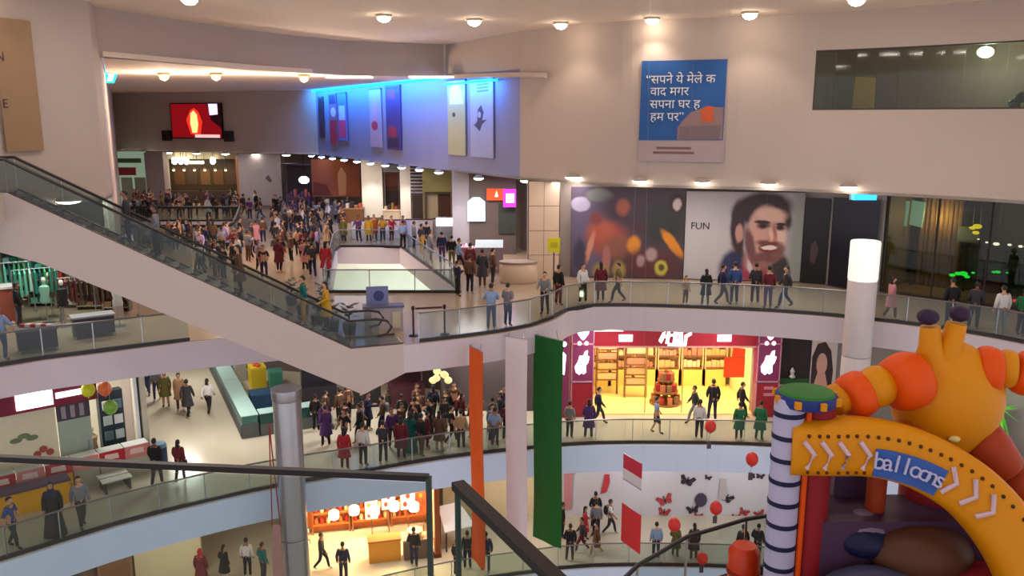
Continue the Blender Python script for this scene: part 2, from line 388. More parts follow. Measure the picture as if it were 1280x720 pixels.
for w0, w1, nm in ((0.0, 0.12, 'side_panel'), (WID-0.12, WID, 'side_panel')):
    m = MB(); vs = []
    for w in (w0, w1):
        vs += [esc(s, w, d) for s, d in prof] + [esc(s, w, d) for s, d in reversed(low)]
    n = 8
    m.add(vs, [tuple(range(n)), tuple(range(2*n-1, n-1, -1))] + [(i, (i+1)%n, (i+1)%n+n, i+n) for i in range(n)])
    m.build(nm, TRUSS, es, True)
m = MB(); vs = [esc(s, w, d+0.02) for s, d in low for w in (0.12, WID-0.12)]
vs += [esc(s, w, d+0.14) for s, d in low for w in (0.12, WID-0.12)]
m.add(vs, [(2*i, 2*i+1, 2*i+3, 2*i+2) for i in range(3)] + [(8+2*i, 8+2*i+2, 8+2*i+3, 8+2*i+1) for i in range(3)])
m.build('underside_panel', TRUSS, es, True)
STEP = mat('escalator_step', (58, 56, 60), 0.5)
for k in range(24):
    s = (k+0.5)*RUN/24; c = esc(s, 0, 0); h = RUN/24
    m = MB(); a, b = S0+U*(s-h/2)+NB*0.2, S0+U*(s+h/2)+NB*0.2; z = c.z
    vs = [a, b, b+NB*(WID-0.4), a+NB*(WID-0.4)]; vs = [Vector((v.x,v.y,z)) for v in vs] + [Vector((v.x,v.y,z-0.24)) for v in vs]
    m.add(vs, [(0,1,2,3),(7,6,5,4),(0,4,5,1),(1,5,6,2),(2,6,7,3),(3,7,4,0)]); m.build('step', STEP, es, True)
for s0, s1 in ((-1.8, 0.0), (RUN, RUN+1.5)):
    m = MB(); m.add([esc(s0,0.15,0), esc(s1,0.15,0), esc(s1,WID-0.15,0), esc(s0,WID-0.15,0), esc(s0,0.15,-0.06), esc(s1,0.15,-0.06), esc(s1,WID-0.15,-0.06), esc(s0,WID-0.15,-0.06)],
                    [(0,1,2,3),(7,6,5,4),(0,4,5,1),(1,5,6,2),(2,6,7,3),(3,7,4,0)]); m.build('landing_plate', STEEL, es, True)
ESG = glass('escalator_glass', (0.70, 0.74, 0.72))
for w in (0.08, WID-0.08):
    k0 = -1.0; cuts = [k0] + [i*RUN/8 for i in range(9)] + [RUN+1.0]
    for i in range(len(cuts)-1):
        a, b = cuts[i]+0.01, cuts[i+1]-0.01; m = MB()
        vs = [esc(s, w+o, d) for o in (-0.006, 0.006) for s, d in ((a,0.02),(b,0.02),(b,0.93),(a,0.93))]
        m.add(vs, [(0,1,2,3),(7,6,5,4),(0,4,5,1),(1,5,6,2),(2,6,7,3),(3,7,4,0)]); m.build('glass_pane', ESG, es, True)
    pts = [esc(-0.9, w, 0.35), esc(-1.25, w, 0.42), esc(-1.42, w, 0.65), esc(-1.25, w, 0.88), esc(-0.9, w, 0.96), esc(0, w, 0.97), esc(RUN, w, 0.97), esc(RUN+0.9, w, 0.96), esc(RUN+1.3, w, 0.7)]
    MB().tube(pts, 0.045, 8).build('handrail', DARK, es, True)
    MB().bar(esc(-1.8, w, 0.03), esc(0, w, 0.03), 0.1, 0.05).bar(esc(0, w, 0.03), esc(RUN, w, 0.03), 0.1, 0.05).build('base_trim', mat('bronze_trim', (92, 76, 72), 0.4, metal=0.5), es, True)

# steel pillar under the escalator
pc = aty(364, 600, 27.55)
pil = thing('steel_pillar', 'tall brushed steel round pillar carrying the escalator', 'pillar', (pc.x, 27.55, LB))
H = 9.55-LB
PST = mat('pillar_steel', (176, 176, 184), 0.28, metal=0.82)
for z0, z1 in ((0, 4.4), (4.42, 9.5), (9.52, H-0.4)):
    MB().lathe([(0.46,z0),(0.48,z0+0.02),(0.48,z1-0.02),(0.46,z1)], n=28).build('shaft_sleeve', PST, pil)
MB().lathe([(0.5,H-0.4),(0.52,H-0.3),(0.52,H-0.02)], n=28).build('capital_ring', STEEL, pil)
MB().lathe([(0.62,0),(0.62,0.25),(0.5,0.3)], n=28).build('base_ring', STEEL, pil)
# slim salmon cloth strip hanging beside it
hp = aty(341, 600, 26.9)
hs = thing('cloth_strip', 'thin salmon cloth strip with red cords hanging next to the steel pillar', 'banner', (hp.x, 26.9, 1.2))
m = MB(); m.add([(-0.28,0,0),(0.2,0.04,0),(0.14,0.03,3.6),(-0.1,0,3.6),(-0.28,0.03,0),(0.2,0.07,0),(0.14,0.06,3.6),(-0.1,0.03,3.6)],
                [(0,1,2,3),(7,6,5,4),(0,4,5,1),(1,5,6,2),(2,6,7,3),(3,7,4,0)]); m.build('cloth', C(176,128,122), hs)
for dx in (-0.12, 0.16): MB().tube([(dx,0.02,3.55),(-0.03,0.05,7.3)], 0.022, 6).build('cord', C(140,40,40), hs)

# ------------------------------------------------------------------ tricolour cloth drops below the landing edge
def drop(px0, px1, ytop, ybot, Y, ang, m, label):
    a = aty((px0+px1)/2, ytop, Y); b = aty((px0+px1)/2, ybot, Y); w = abs(aty(px1,ytop,Y).x-aty(px0,ytop,Y).x)/math.cos(ang); h = a.z-b.z
    t = thing('cloth_banner', label, 'banner', (a.x, Y, b.z), ang, 'tricolour cloth drops'); n = 12; vs = []
    for side in (-0.008, 0.008):
        for j in range(n+1):
            for i in range(5):
                x = (i/4-0.5)*w; z = h*j/n
                vs.append((x, side+0.05*math.sin(i*1.7+j*0.5)*(1-j/n)**0.5, z))
    fs = []; N = (n+1)*5
    for j in range(n):
        for i in range(4):
            q = j*5+i; fs += [(q,q+1,q+6,q+5),(q+N+5,q+N+6,q+N+1,q+N)]
    mb = MB().add(vs, fs); mb.sm = True
    mb.build('cloth', m, t)
    MB().tube([(-w/2-0.03,0,h),(w/2+0.03,0,h)], 0.02, 6).build('top_rod', STEEL, t)
    MB().tube([(-w/2,0,0.02),(w/2,0,0.02)], 0.018, 6).build('hem_rod', m, t)
    ey = min((p for p in E2 if p[0] > -4), key=lambda p: abs(p[0]-a.x))[1]-Y+0.06
    for x in (-w/3, w/3): MB().bar((x,0,h), (x+math.sin(ang)*ey, math.cos(ang)*ey, h), 0.025, 0.025).build('bracket', STEEL, t)
    return t
drop(586, 604, 436, 705, 28.2, -1.05, mat('saffron_cloth', (214, 84, 18), 0.8), 'saffron orange cloth drop hanging below the landing')
drop(632, 659, 422, 676, 29.0, -0.5, mat('white_cloth', (214, 204, 212), 0.8), 'white cloth drop hanging between the orange and green ones')
drop(668, 703, 422, 678, 29.9, -0.75, mat('green_cloth', (16, 92, 32), 0.8), 'dark green cloth drop hanging beside the red shop')

# ------------------------------------------------------------------ lit white column at the atrium edge
lc = aty(1080, 330, 30.3)
t = thing('light_column', 'free-standing white round column with a glowing cap', 'column', (lc.x, 30.3, LB)); zt = aty(1080, 301, 30.3).z-LB
colm = mat('column_white', (196, 186, 190), 0.5)
for z0, z1 in ((0, 5.4), (5.42, 10.4), (10.42, 15.4), (15.42, zt-1.45)):
    MB().lathe([(0.5,z0),(0.515,z0+0.02),(0.515,z1-0.02),(0.5,z1)], n=28).build('shaft_section', colm, t)
MB().lathe([(0.49,zt-1.5),(0.525,zt-1.4),(0.525,zt-0.06),(0.5,zt)], n=28).build('lit_cap', mat('column_cap_glow', (226,232,226), emit=0.55), t)
MB().lathe([(0.75,0),(0.75,0.3),(0.55,0.4)], n=28).build('plinth', colm, t)

# ------------------------------------------------------------------ lamps
def wall_lamp(x, y, z, label, group, r=0.34, m=None):
    t = thing('downlight', label, 'light', (x, y, z), 0, group)
    MB().lathe([(0.02,0.17),(r*0.55,0.14),(r*0.95,0.05),(r,0.0)], n=16).build('housing', C(150,140,134), t)
    MB().lathe([(r*0.96,-0.005),(r*0.8,-0.06),(r*0.4,-0.1),(0.01,-0.11)], n=16).build('diffuser', m or LAMPM, t)
    return t
def along(pts, step, off):
    Q = resample(pts, step); R = []
    for i, q in enumerate(Q):
        d = (Vector(Q[min(i+1,len(Q)-1)])-Vector(Q[max(i-1,0)])).normalized(); R.append((q[0]-d.y*off*-1, q[1]+d.x*off*-1))
    return R
for px, py in ((720,228),(793,230),(873,230),(961,233),(1058,237)):
    # lamps sit on the lower edge of the curved wall, 0.3 m proud of it
    best = min(UPW, key=lambda p: abs((at(px,py,ZS).x/at(px,py,ZS).y) - p[0]/p[1]))
    d = Vector((best[0], best[1])).normalized()*0.38
    wall_lamp(best[0]-d.x, best[1]-d.y, 16.0, 'shallow dome downlight on the wall edge above the ' + {720:'pillar side of the mural',793:'middle of the dark mural',873:'word FUN',961:'bearded face poster',1058:'black panels and glowing column'}[px], 'dome downlights along the curved wall')
    light('dome_area', 'AREA', (best[0]-d.x*2.2, best[1]+1.2, ZS-0.05), 60, (1,0.93,0.84), 1.6)
LP = [(0.75,40.95),(-1.2,43.4)] + resample(WINGR[1:], 2.9)
for q in LP: wall_lamp(q[0]-(0.5 if q[0] < 0 else 0.1), q[1]-(0.35 if q[0] < 0 else -0.4), 15.62, 'small round downlight under the blue-lit receding wall', 'downlights under the blue-lit wall', 0.26)
for q in resample(BACKW, 3.2)[1:]: wall_lamp(q[0]+0.1, q[1]-0.5, 15.62, 'round downlight in the row above the cafe front', 'downlights above the cafe front', 0.34)
wall_lamp(aty(85,246,28.6).x, 28.6, 15.85, 'large round lamp seen through the escalator glass', None, 0.42)
CEILLAMP = mat('ceiling_lamp_glow', (255, 236, 205), emit=30.0)
for px, py in ((-40,-14),(95,-6),(237,3),(360,15),(480,25),(593,30),(701,34),(815,32),(937,25),(1070,12),(1210,-4)):
    if px in (95, 360): continue
    p = at(px, py, ZC); k_ = {815:0.922,937:0.925,1070:0.9,1210:0.88}.get(px,0.95); p = Vector((p.x*k_,p.y*k_,ZC))
    t = thing('ceiling_spotlight', 'bright warm spotlight in the row on the atrium ceiling', 'light', (p.x, p.y, ZC), 0, 'ceiling spotlights')
    MB().lathe([(0.32,0.0),(0.32,-0.08),(0.27,-0.1)], n=16).build('rim', C(190,176,160), t)
    MB().lathe([(0.26,-0.06),(0.26,-0.16),(0.15,-0.26),(0.01,-0.29)], n=16).build('lamp_face', CEILLAMP, t)
    light('ceiling_spot_light', 'SPOT', (0,0,-0.4), 150, (1,0.82,0.66), 0.2, spot=2.0, parent=t)
# panel lights added on the unseen near ceiling to light the room evenly
for x in (-12, -4, 4, 12):
    for y in (8, 18, 27):
        t = thing('added_panel_light', 'added square white panel light on the unseen near atrium ceiling', 'light', (x, y, ZC), 0, 'added atrium panel lights')
        MB().box(-0.6,0.6,-0.6,0.6,-0.06,0).build('frame', C(200,200,200), t)
        MB().box(-0.55,0.55,-0.55,0.55,-0.08,-0.06).build('diffuser', G(255,244,236,6.0), t)
        light('panel_area', 'AREA', (0,0,-0.12), 70, (1,0.88,0.78), 1.1, parent=t)
# ------------------------------------------------------------------ people
def seg_dist(p, a, b):
    d = b-a; t = max(0, min(1, (p-a).dot(d)/max(1e-9, d.length_squared))); return (p-(a+d*t)).length
POSES = {
 # arm joints (elbow, wrist) left/right and legs (knee, ankle) as offsets; facing -y
 'stand':  dict(le=(.23,.03,1.12), lw=(.24,-.05,.88), re=(-.23,.03,1.12), rw=(-.24,-.05,.88), lk=(.1,-.01,.49), la=(.11,.03,.09), rk=(-.1,-.01,.49), ra=(-.11,.03,.09)),
 'relax':  dict(le=(.25,.05,1.13), lw=(.2,-.12,.98), re=(-.23,.03,1.12), rw=(-.23,-.06,.88), lk=(.12,-.05,.49), la=(.15,-.02,.09), rk=(-.1,.0,.49), ra=(-.11,.05,.09)),
 'walk':   dict(le=(.22,.12,1.13), lw=(.23,.12,.89), re=(-.22,-.06,1.13), rw=(-.21,-.22,.93), lk=(.09,-.2,.52), la=(.09,-.27,.11), rk=(-.09,.06,.49), ra=(-.09,.34,.16)),
 'stroll': dict(le=(.22,-.05,1.13), lw=(.22,-.2,.92), re=(-.22,.1,1.13), rw=(-.23,.08,.9), lk=(.09,.03,.49), la=(.09,.22,.12), rk=(-.09,-.13,.5), ra=(-.09,-.16,.09)),
 'phone':  dict(le=(.22,.02,1.12), lw=(.1,-.26,1.18), re=(-.22,.02,1.12), rw=(-.07,-.26,1.2), lk=(.1,-.02,.49), la=(.11,.02,.09), rk=(-.1,-.01,.49), ra=(-.11,.04,.09)),
 'lean':   dict(le=(.25,-.14,1.12), lw=(.2,-.36,1.1), re=(-.25,-.14,1.12), rw=(-.2,-.36,1.1), lk=(.1,.04,.49), la=(.11,.14,.09), rk=(-.1,-.02,.49), ra=(-.11,.05,.09)),
 'carry':  dict(le=(.24,.02,1.12), lw=(.17,-.2,1.03), re=(-.22,.03,1.12), rw=(-.23,-.05,.88), lk=(.1,-.06,.5), la=(.1,-.05,.09), rk=(-.1,.02,.49), ra=(-.1,.1,.1)),
}
BODY = {}
def body_data(pose):
    if pose in BODY: return BODY[pose]
    P = POSES[pose]; nodes = {}; R = {}
    def N(k, p, r): nodes[k] = Vector(p); R[k] = r
    N('pel',(0,0,.93),.125); N('wai',(0,0,1.07),.115); N('che',(0,.005,1.26),.135); N('nb',(0,.01,1.41),.075); N('nk',(0,-.005,1.5),.052); N('hd',(0,-.01,1.58),.06)
    for s, q in ((1,'l'),(-1,'r')):
        N(q+'s',(s*.165,.01,1.37),.062); N(q+'e',P[q+'e'],.043); N(q+'w',P[q+'w'],.029)
        N(q+'h',(s*.085,0,.86),.092); N(q+'k',P[q+'k'],.058); a = P[q+'a']; N(q+'a',a,.042)
        N(q+'t',(a[0]+s*.015,a[1]-.15,max(.035,a[2]-.06)),.032)
    E_ = [('pel','wai'),('wai','che'),('che','nb'),('nb','nk'),('nk','hd')]
    for q in 'lr': E_ += [('che',q+'s'),(q+'s',q+'e'),(q+'e',q+'w'),('pel',q+'h'),(q+'h',q+'k'),(q+'k',q+'a'),(q+'a',q+'t')]
    keys = list(nodes); idx = {k: i for i, k in enumerate(keys)}
    me = bpy.data.meshes.new('skel'); me.from_pydata([tuple(nodes[k]) for k in keys], [(idx[a], idx[b]) for a, b in E_], [])
    ob = bpy.data.objects.new('skel', me); COL.objects.link(ob)
    ob.modifiers.new('s', 'SKIN'); su = ob.modifiers.new('u', 'SUBSURF'); su.levels = 1; su.render_levels = 1
    for i, k in enumerate(keys):
        sv = me.skin_vertices[0].data[i]; r = R[k]
        sv.radius = (r*1.25, r*0.92) if k in ('pel','wai','che') else (r, r)
        sv.use_root = (k == 'pel')
    dg = bpy.context.evaluated_depsgraph_get(); ev = bpy.data.meshes.new_from_object(ob.evaluated_get(dg))
    bpy.data.objects.remove(ob)
    vs = [v.co.copy() for v in ev.vertices]; ns = [v.normal.copy() for v in ev.vertices]; fs = [tuple(p.vertices) for p in ev.polygons]
    low = min(v.z for v in vs)
    reg = []
    bones = [('torso','pel','wai'),('torso','wai','che'),('torso','che','nb'),('neck','nb','hd')]
    for q in 'lr': bones += [('torso','che',q+'s'),('uarm',q+'s',q+'e'),('farm',q+'e',q+'w'),('torso','pel',q+'h'),('leg',q+'h',q+'k'),('leg',q+'k',q+'a'),('foot'+q,q+'a',q+'t')]
    for v in vs: reg.append(min(bones, key=lambda b: seg_dist(v, nodes[b[1]], nodes[b[2]]))[0])
    BODY[pose] = (vs, ns, fs, reg, nodes); bpy.data.meshes.remove(ev)
    return BODY[pose]
HC = Vector((0, -.015, 1.60))
def head_shape(p):
    if p.z < 0: p.x *= 1 + 0.28*p.z/0.115; p.y *= 1 + 0.12*p.z/0.115
    if p.y < -0.05 and abs(p.x) < 0.03 and -0.04 < p.z < 0.03: p.y -= 0.02
    return p
PM = {}
def cloth(pose, pick, off, name, extra=None):
    vs, ns, fs, reg, nodes = body_data(pose); keep = [i for i in range(len(vs)) if pick(reg[i], vs[i])]; ks = set(keep); ix = {k: j for j, k in enumerate(keep)}
    m = MB(); m.sm = True
    m.add([vs[i]+ns[i]*off for i in keep], [tuple(ix[v] for v in f) for f in fs if all(v in ks for v in f)])
    if extra: extra(m)
    return m.mesh(name, None)
def pm(key):                                     # mesh of one piece of a figure, made once
    if key in PM: return PM[key]
    kind, pose = key[0], key[1]
    if kind == 'body':
        vs, ns, fs, reg, nodes = body_data(pose); m = MB(); m.sm = True; m.add(vs, fs)
        m.ball(HC, (.076,.096,.118), 16, 12, head_shape)
        for s in (-1,1): m.ball(HC+Vector((s*.077,.012,-.005)), (.012,.024,.032), 6, 5)
        for s, q in ((1,'l'),(-1,'r')):
            w = nodes[q+'w']; d = (w-nodes[q+'e']).normalized(); u = d.cross(Vector((0,1,0)));
            if u.length < .1: u = d.cross(Vector((1,0,0)))
            u.normalize(); v2 = d.cross(u)
            m.tube([w, w+d*.04, w+d*.085], [.026,.04,.036], 7)
            for k in range(4):
                b = w+d*.08+u*(.017*(k-1.5)); L = (.06,.072,.068,.052)[k]
                m.tube([b, b+d*L*.55+v2*.012, b+d*L+v2*.035], [.0095,.009,.007], 5)
            b = w+d*.03+u*.03; m.tube([b, b+u*.028+d*.025, b+u*.034+d*.055+v2*.01], [.011,.0105,.008], 5)
        me = m.mesh('body', None); n0 = len(me.polygons)
        bm = bmesh.new(); bm.from_mesh(me)
        def blob(c, r, mi):
            res = bmesh.ops.create_uvsphere(bm, u_segments=7, v_segments=5, radius=1.0, matrix=Matrix.Translation(c) @ Matrix.Diagonal((r[0],r[1],r[2],1)))
            for v in res['verts']:
                for f in v.link_faces: f.material_index = mi
        for s in (-1,1):
            blob(HC+Vector((s*.03,-.083,.012)), (.011,.008,.007), 1); blob(HC+Vector((s*.031,-.085,.034)), (.017,.008,.005), 1)
        blob(HC+Vector((0,-.086,-.055)), (.022,.008,.007), 2)
        bm.to_mesh(me); bm.free(); me.materials.append(None); me.materials.append(None)
    elif kind == 'hair':
        m = MB()
        def fn(p):
            q = p*1.0
            if p.y < -0.02 and p.z < 0.055: q = Vector((p.x*.9, -0.02, p.z))
            if p.z < -0.05: q.z = -0.05
            return q
        m.ball(HC+Vector((0,.006,.012)), (.085,.106,.122), 16, 12, fn)
        if pose == 'long': m.ball(HC+Vector((0,.075,-.13)), (.075,.04,.17), 10, 8)
        if pose == 'bun': m.ball(HC+Vector((0,.11,.0)), (.04,.04,.045), 8, 6)
        me = m.mesh('hair', None)
    elif kind == 'scarf':
        m = MB()
        def fn(p):
            return Vector((p.x*.9, max(p.y, -0.03), p.z)) if (p.y < -0.03 and abs(p.z) < .08) else p
        m.ball(HC+Vector((0,.006,.005)), (.095,.115,.135), 16, 12, fn); m.lathe([(.09,-.1),(.12,-.16),(.2,-.3)], HC, 14, 1, .75)
        me = m.mesh('headscarf', None)
    elif kind == 'shirt_long': me = cloth(pose, lambda r, v: (r in ('torso',) and v.z > .86) or r in ('uarm','farm'), .02, 'shirt')
    elif kind == 'shirt_short': me = cloth(pose, lambda r, v: (r == 'torso' and v.z > .86) or r == 'uarm', .02, 'shirt')
    elif kind == 'kurta':
        me = cloth(pose, lambda r, v: (r == 'torso' and v.z > .84) or r in ('uarm','farm'), .02, 'kurta', lambda m: m.lathe([(.165,1.02),(.2,.9),(.235,.7),(.27,.52)], (0,.01,0), 16, 1, .8))
    elif kind == 'robe':
        me = cloth(pose, lambda r, v: (r == 'torso' and v.z > .84) or r in ('uarm','farm'), .025, 'robe', lambda m: m.lathe([(.17,1.05),(.22,.8),(.27,.4),(.33,.03)], (0,.01,0), 18, 1, .85))
    elif kind == 'trousers': me = cloth(pose, lambda r, v: (r == 'torso' and v.z < .99) or (r == 'leg' and v.z > .1), .012, 'trousers')
    elif kind == 'shorts': me = cloth(pose, lambda r, v: (r == 'torso' and v.z < .99) or (r == 'leg' and v.z > .5), .022, 'shorts')
    elif kind in ('shoel','shoer'): me = cloth(pose, lambda r, v: r == 'foot'+kind[-1], .008, 'shoe')
    elif kind == 'backpack':
        m = MB(); m.ball((0,.21,1.2), (.15,.1,.22), 10, 8)
        for s in (-1,1): m.tube([(s*.1,.17,1.36),(s*.11,.02,1.43),(s*.12,-.13,1.3),(s*.13,.0,1.08),(s*.11,.15,1.05)], .018, 5)
        me = m.mesh('backpack', None)
    elif kind == 'handbag':
        m = MB(); m.ball((-.27,.05,.8), (.06,.16,.13), 10, 7); m.tube([(-.24,.15,.9),(-.2,.04,1.4),(-.25,-.05,.9)], .012, 5)
        me = m.mesh('handbag', None)
    PM[key] = me
    return me
def mpart(name, me, mats, parent):
    o = bpy.data.objects.new(name, me); COL.objects.link(o); o.parent = parent
    for i, mm in enumerate(mats):
        o.material_slots[i].link = 'OBJECT'; o.material_slots[i].material = mm
    return o
COLS = {'black':(26,24,28),'charcoal':(52,50,56),'navy':(30,34,66),'blue':(52,76,130),'light blue':(132,152,188),'grey':(118,118,126),'white':(206,200,200),
 'maroon':(98,28,40),'red':(164,36,46),'pink':(184,120,128),'brown':(92,62,46),'tan':(166,130,98),'olive':(96,92,48),'green':(34,104,66),'teal':(22,98,96),
 'mustard':(190,146,34),'purple':(82,48,104),'yellow':(206,190,40),'denim':(54,68,104),'khaki':(140,124,94),'cream':(200,188,164),'lilac':(150,136,178),'orange':(196,96,40)}
def cm(c): return mat('cloth_'+c.replace(' ','_'), COLS[c], 0.85, noise=0.12, scale=9)
SKIN = [mat('skin_%d' % i, c, 0.55, noise=0.05) for i, c in enumerate(((176,128,98),(150,104,78),(196,148,116)))]
HAIRM = mat('black_hair', (22,18,18), 0.5); EYEM = mat('dark_eye', (20,14,14), 0.3); LIPM = mat('lip', (128,66,60), 0.5)
SHOEM = [C(30,28,30), C(84,62,48), C(190,186,184)]
USED_LABELS = {}
STOOD = []
BLOCK = [(-14.4,64.4,1.6),(-12.2,62.4,1.5),(-9.2,61.4,1.3),(-18,70.6,2.2)]
BLOCK1 = [(at(552,540,L1).x, at(552,540,L1).y, 0.75)]
def settle(x, y, z):                             # keep feet clear of railings and of each other
    line = {L2: E2, L1: E1, L0: E1}.get(z)
    if line:
        P_ = resample(line, 0.4); j = min(range(len(P_)), key=lambda i: (Vector(P_[i])-Vector((x,y))).length)
        q = Vector(P_[j]); tg = (Vector(P_[min(j+1,len(P_)-1)])-Vector(P_[max(j-1,0)])).normalized(); n = Vector((-tg.y, tg.x)); d = Vector((x,y))-q
        if d.length < 3 and d.dot(n) < 0.62 and y > 20: x, y = q.x+n.x*0.66, q.y+n.y*0.66
    if z == L2:
        for vd in (VOIDA, VOIDB):
            c_ = Vector((sum(p[0] for p in vd)/4, sum(p[1] for p in vd)/4))
            q = min((Vector(p) for p in resample(list(vd)+[vd[0]], 0.3)), key=lambda p: (p-Vector((x,y))).length); d = Vector((x,y))-q
            ins = sum(((vd[i][1] > y) != (vd[i-1][1] > y)) and x < (vd[i-1][0]-vd[i][0])*(y-vd[i][1])/(vd[i-1][1]-vd[i][1])+vd[i][0] for i in range(4)) % 2
            if d.length < 0.75 or ins: n = (q-c_).normalized(); x, y = q.x+n.x*1.05, q.y+n.y*1.05
    for (bx, by, br) in (BLOCK1 if abs(z-L1) < 0.1 else BLOCK):
        d = Vector((x-bx, y-by))
        if z > L1-0.1 and d.length < br: x, y = bx+d.x/max(d.length,.01)*br, by+d.y/max(d.length,.01)*br
    for it in range(6):
        hit = [p for p in STOOD if abs(p[2]-z) < 0.5 and math.hypot(p[0]-x,p[1]-y) < 0.6]
        if not hit: break
        x += 0.3 if hit[0][0] <= x else -0.3; y += 0.12
    STOOD.append((x,y,z))
    return x, y
POSEW = {'stand':'standing','relax':'idling','walk':'striding','stroll':'strolling','phone':'checking a phone','lean':'leaning','carry':'arm bent'}
TOPW = {'shirt_long':'shirt','shirt_short':'t-shirt','kurta':'kurta','robe':'robe'}
def person(x, y, z, top, tcol, lcol=None, pose='stand', face=0.0, h=1.0, hair='short', extra=None, ecol='black', where='', legs='trousers', hcol=None, small=False):
    lbl = 'person in %s %s' % (tcol, TOPW[top])
    if top != 'robe': lbl += ' and %s %s' % (lcol, legs)
    if hair == 'scarf': lbl += ', %s headscarf' % (hcol or tcol)
    if extra: lbl += ', %s' % extra
    lbl = '%s, %s %s' % (lbl, POSEW[pose], where)
    x, y = settle(x, y, z)
    t = thing('person', lbl.strip(), 'person', (x, y, z), face); t.scale = (h, h, h)
    USED_LABELS.setdefault(lbl.strip(), []).append(t)
    sk = SKIN[int(abs(x*37+y*11)) % 3]
    mpart('body', pm(('body', pose)), (sk, EYEM, LIPM), t)
    if hair == 'scarf': mpart('headscarf', pm(('scarf', '')), (cm(hcol or tcol),), t)
    else: mpart('hair', pm(('hair', {'short':'short'}.get(hair, hair))), (HAIRM,), t)
    mpart({'shirt_long':'shirt','shirt_short':'shirt'}.get(top, top), pm((top, pose)), (cm(tcol),), t)
    if top != 'robe': mpart(legs, pm((legs, pose)), (cm(lcol),), t)
    if not small:
        sm = SHOEM[int(abs(x*13+y*7)) % 3]
        mpart('shoe', pm(('shoel', pose)), (sm,), t); mpart('shoe', pm(('shoer', pose)), (sm,), t)
    if extra: mpart(extra, pm((extra, '')), (cm(ecol),), t)
    return t
def pp(px, py, lev, *a, **k):                    # a person whose feet are seen at a photo position on a given floor
    p = at(px, py, lev); return person(p.x, p.y, lev, *a, **k)
# ------------------------------------------------------------------ upper storey wall: blue hoarding and dark window
def face_on(px, line=UPW):                       # point of a plan line seen in photo column px, and the line's heading there
    k = (px-640)/FPX
    for i in range(len(line)-1):
        a, b = Vector(line[i]), Vector(line[i+1]); dep = lambda p: p.y*CS + 2.0*SN*0
        fa, fb = a.x/(a.y*0.985)-k, b.x/(b.y*0.985)-k
        if fa*fb <= 0:
            t = fa/(fa-fb) if fa != fb else 0; return a.lerp(b, t), (b-a).normalized()
    return Vector(line[0]), Vector((1,0))
a, _ = face_on(906); b, _ = face_on(799)
rz = math.atan2(a.y-b.y, a.x-b.x); wd = (a-b).length
zt = aty(850, 74, 35.2).z; zb = aty(850, 203, 35.2).z; hh = zt-zb
nrm = Vector((math.sin(rz), -math.cos(rz)))*0.1
bp = thing('wall_poster', 'blue hoarding with white script and a pale lower strip on the tall wall', 'poster', (b.x+nrm.x, b.y+nrm.y, zb), rz)
MB().box(0,wd,0,0.06,0,hh).build('board', C(170,150,152), bp)
f = pxmap(797, 75, 905, 203, wd, hh)
decal('blue_field', f([(798,75),(904,75),(903,175),(797,176)]), mat('poster_blue', (34,84,150), 0.6), bp)
decal('artwork', f([(851,152),(862,140),(880,133),(902,134),(902,174),(846,175),(846,160)]), C(140,112,112), bp, 2)
decal('artwork', f([(874,137),(882,132),(890,133),(890,152),(876,152)]), C(196,84,44), bp, 3)
decal('artwork', f([(848,158),(900,156),(898,174),(848,174)]), C(120,100,106), bp, 3)
TXT = mat('poster_white', (222,220,226))
for i, (s, x, y) in enumerate((('“सपने ये मेले क', 804, 99), ('वाद मगर ', 810, 114), ('सपना घर ह', 810, 130), ('हम पर”', 811, 146))):
    q = f([(x, y)])[0]; text_mesh('lettering', s, 0.5, TXT, bp, (q[0], -0.03, q[1]), 0.006, align='LEFT')
for y, w_ in ((184, 44), (190, 52)):
    decal('small_print', f([(842-w_/2,y),(842+w_/2,y),(842+w_/2,y+3),(842-w_/2,y+3)]), C(120,80,92), bp, 1)

# dark window band cut into the wall, with a dim room behind it
WL = list(reversed(UPW[:iw+1])); hh = WZ1-WZ0
wn = thing('window_1', 'long dark window band high on the curved wall', 'window', (WL[0][0], WL[0][1], WZ0)); wn['kind'] = 'structure'
FRM = C(64,56,52)
for k in range(len(WL)-1):
    a, b = Vector((WL[k][0],WL[k][1],0)), Vector((WL[k+1][0],WL[k+1][1],0)); e_ = (b-a).normalized()*0.01
    MB().bar(a+e_+Vector((0,0.12,(WZ0+WZ1)/2)), b-e_+Vector((0,0.12,(WZ0+WZ1)/2)), 0.012, hh).build('glass_pane', glass('window_glass',(0.8,0.8,0.74)), wn, True)
for z_ in (WZ0+0.03, WZ1-0.03): MB().ribbon(WL, z_-0.03, z_+0.03, 0.14, 1).build('frame', FRM, wn, True)
MB().cbox(WL[0][0]+0.02, WL[0][1]+0.12, (WZ0+WZ1)/2, 0.06, 0.2, hh).build('frame', FRM, wn, True)
RM = mat('window_room', (96,84,70), 0.8)
room = [(p[0]+1.6, p[1]+2.0) for p in WL]
struct('wall_window_room', MB().ribbon(room, ZS+0.2, ZC, 0.1, 1).ribbon([(WL[0][0]+0.25,WL[0][1]+0.5),room[0]], ZS+0.2, ZC, 0.1, 1), RM, 'dim brown walls of the room behind the window band', 'wall')
struct('floor_window_room', MB().prism([(p[0]+0.1,p[1]+0.36) for p in WL]+list(reversed(room)), WZ0-0.6, WZ0-0.5), RM, 'floor of the room behind the window band', 'floor')
def inw(px, dep, z):
    q, d = face_on(px); return Vector((q.x+0.62*dep, q.y+0.78*dep, z))
q = inw(1212, 1.2, 20.95); t = thing('globe_lamp', 'round white lamp glowing inside the dark window band', 'light', tuple(q))
MB().ball((0,0,0), (0.3,0.2,0.2)).build('globe', G(220,255,236,5.0), t); MB().tube([(0,0,0.1),(0,0,ZC-q.z)], 0.02).build('stem', C(90,90,90), t)
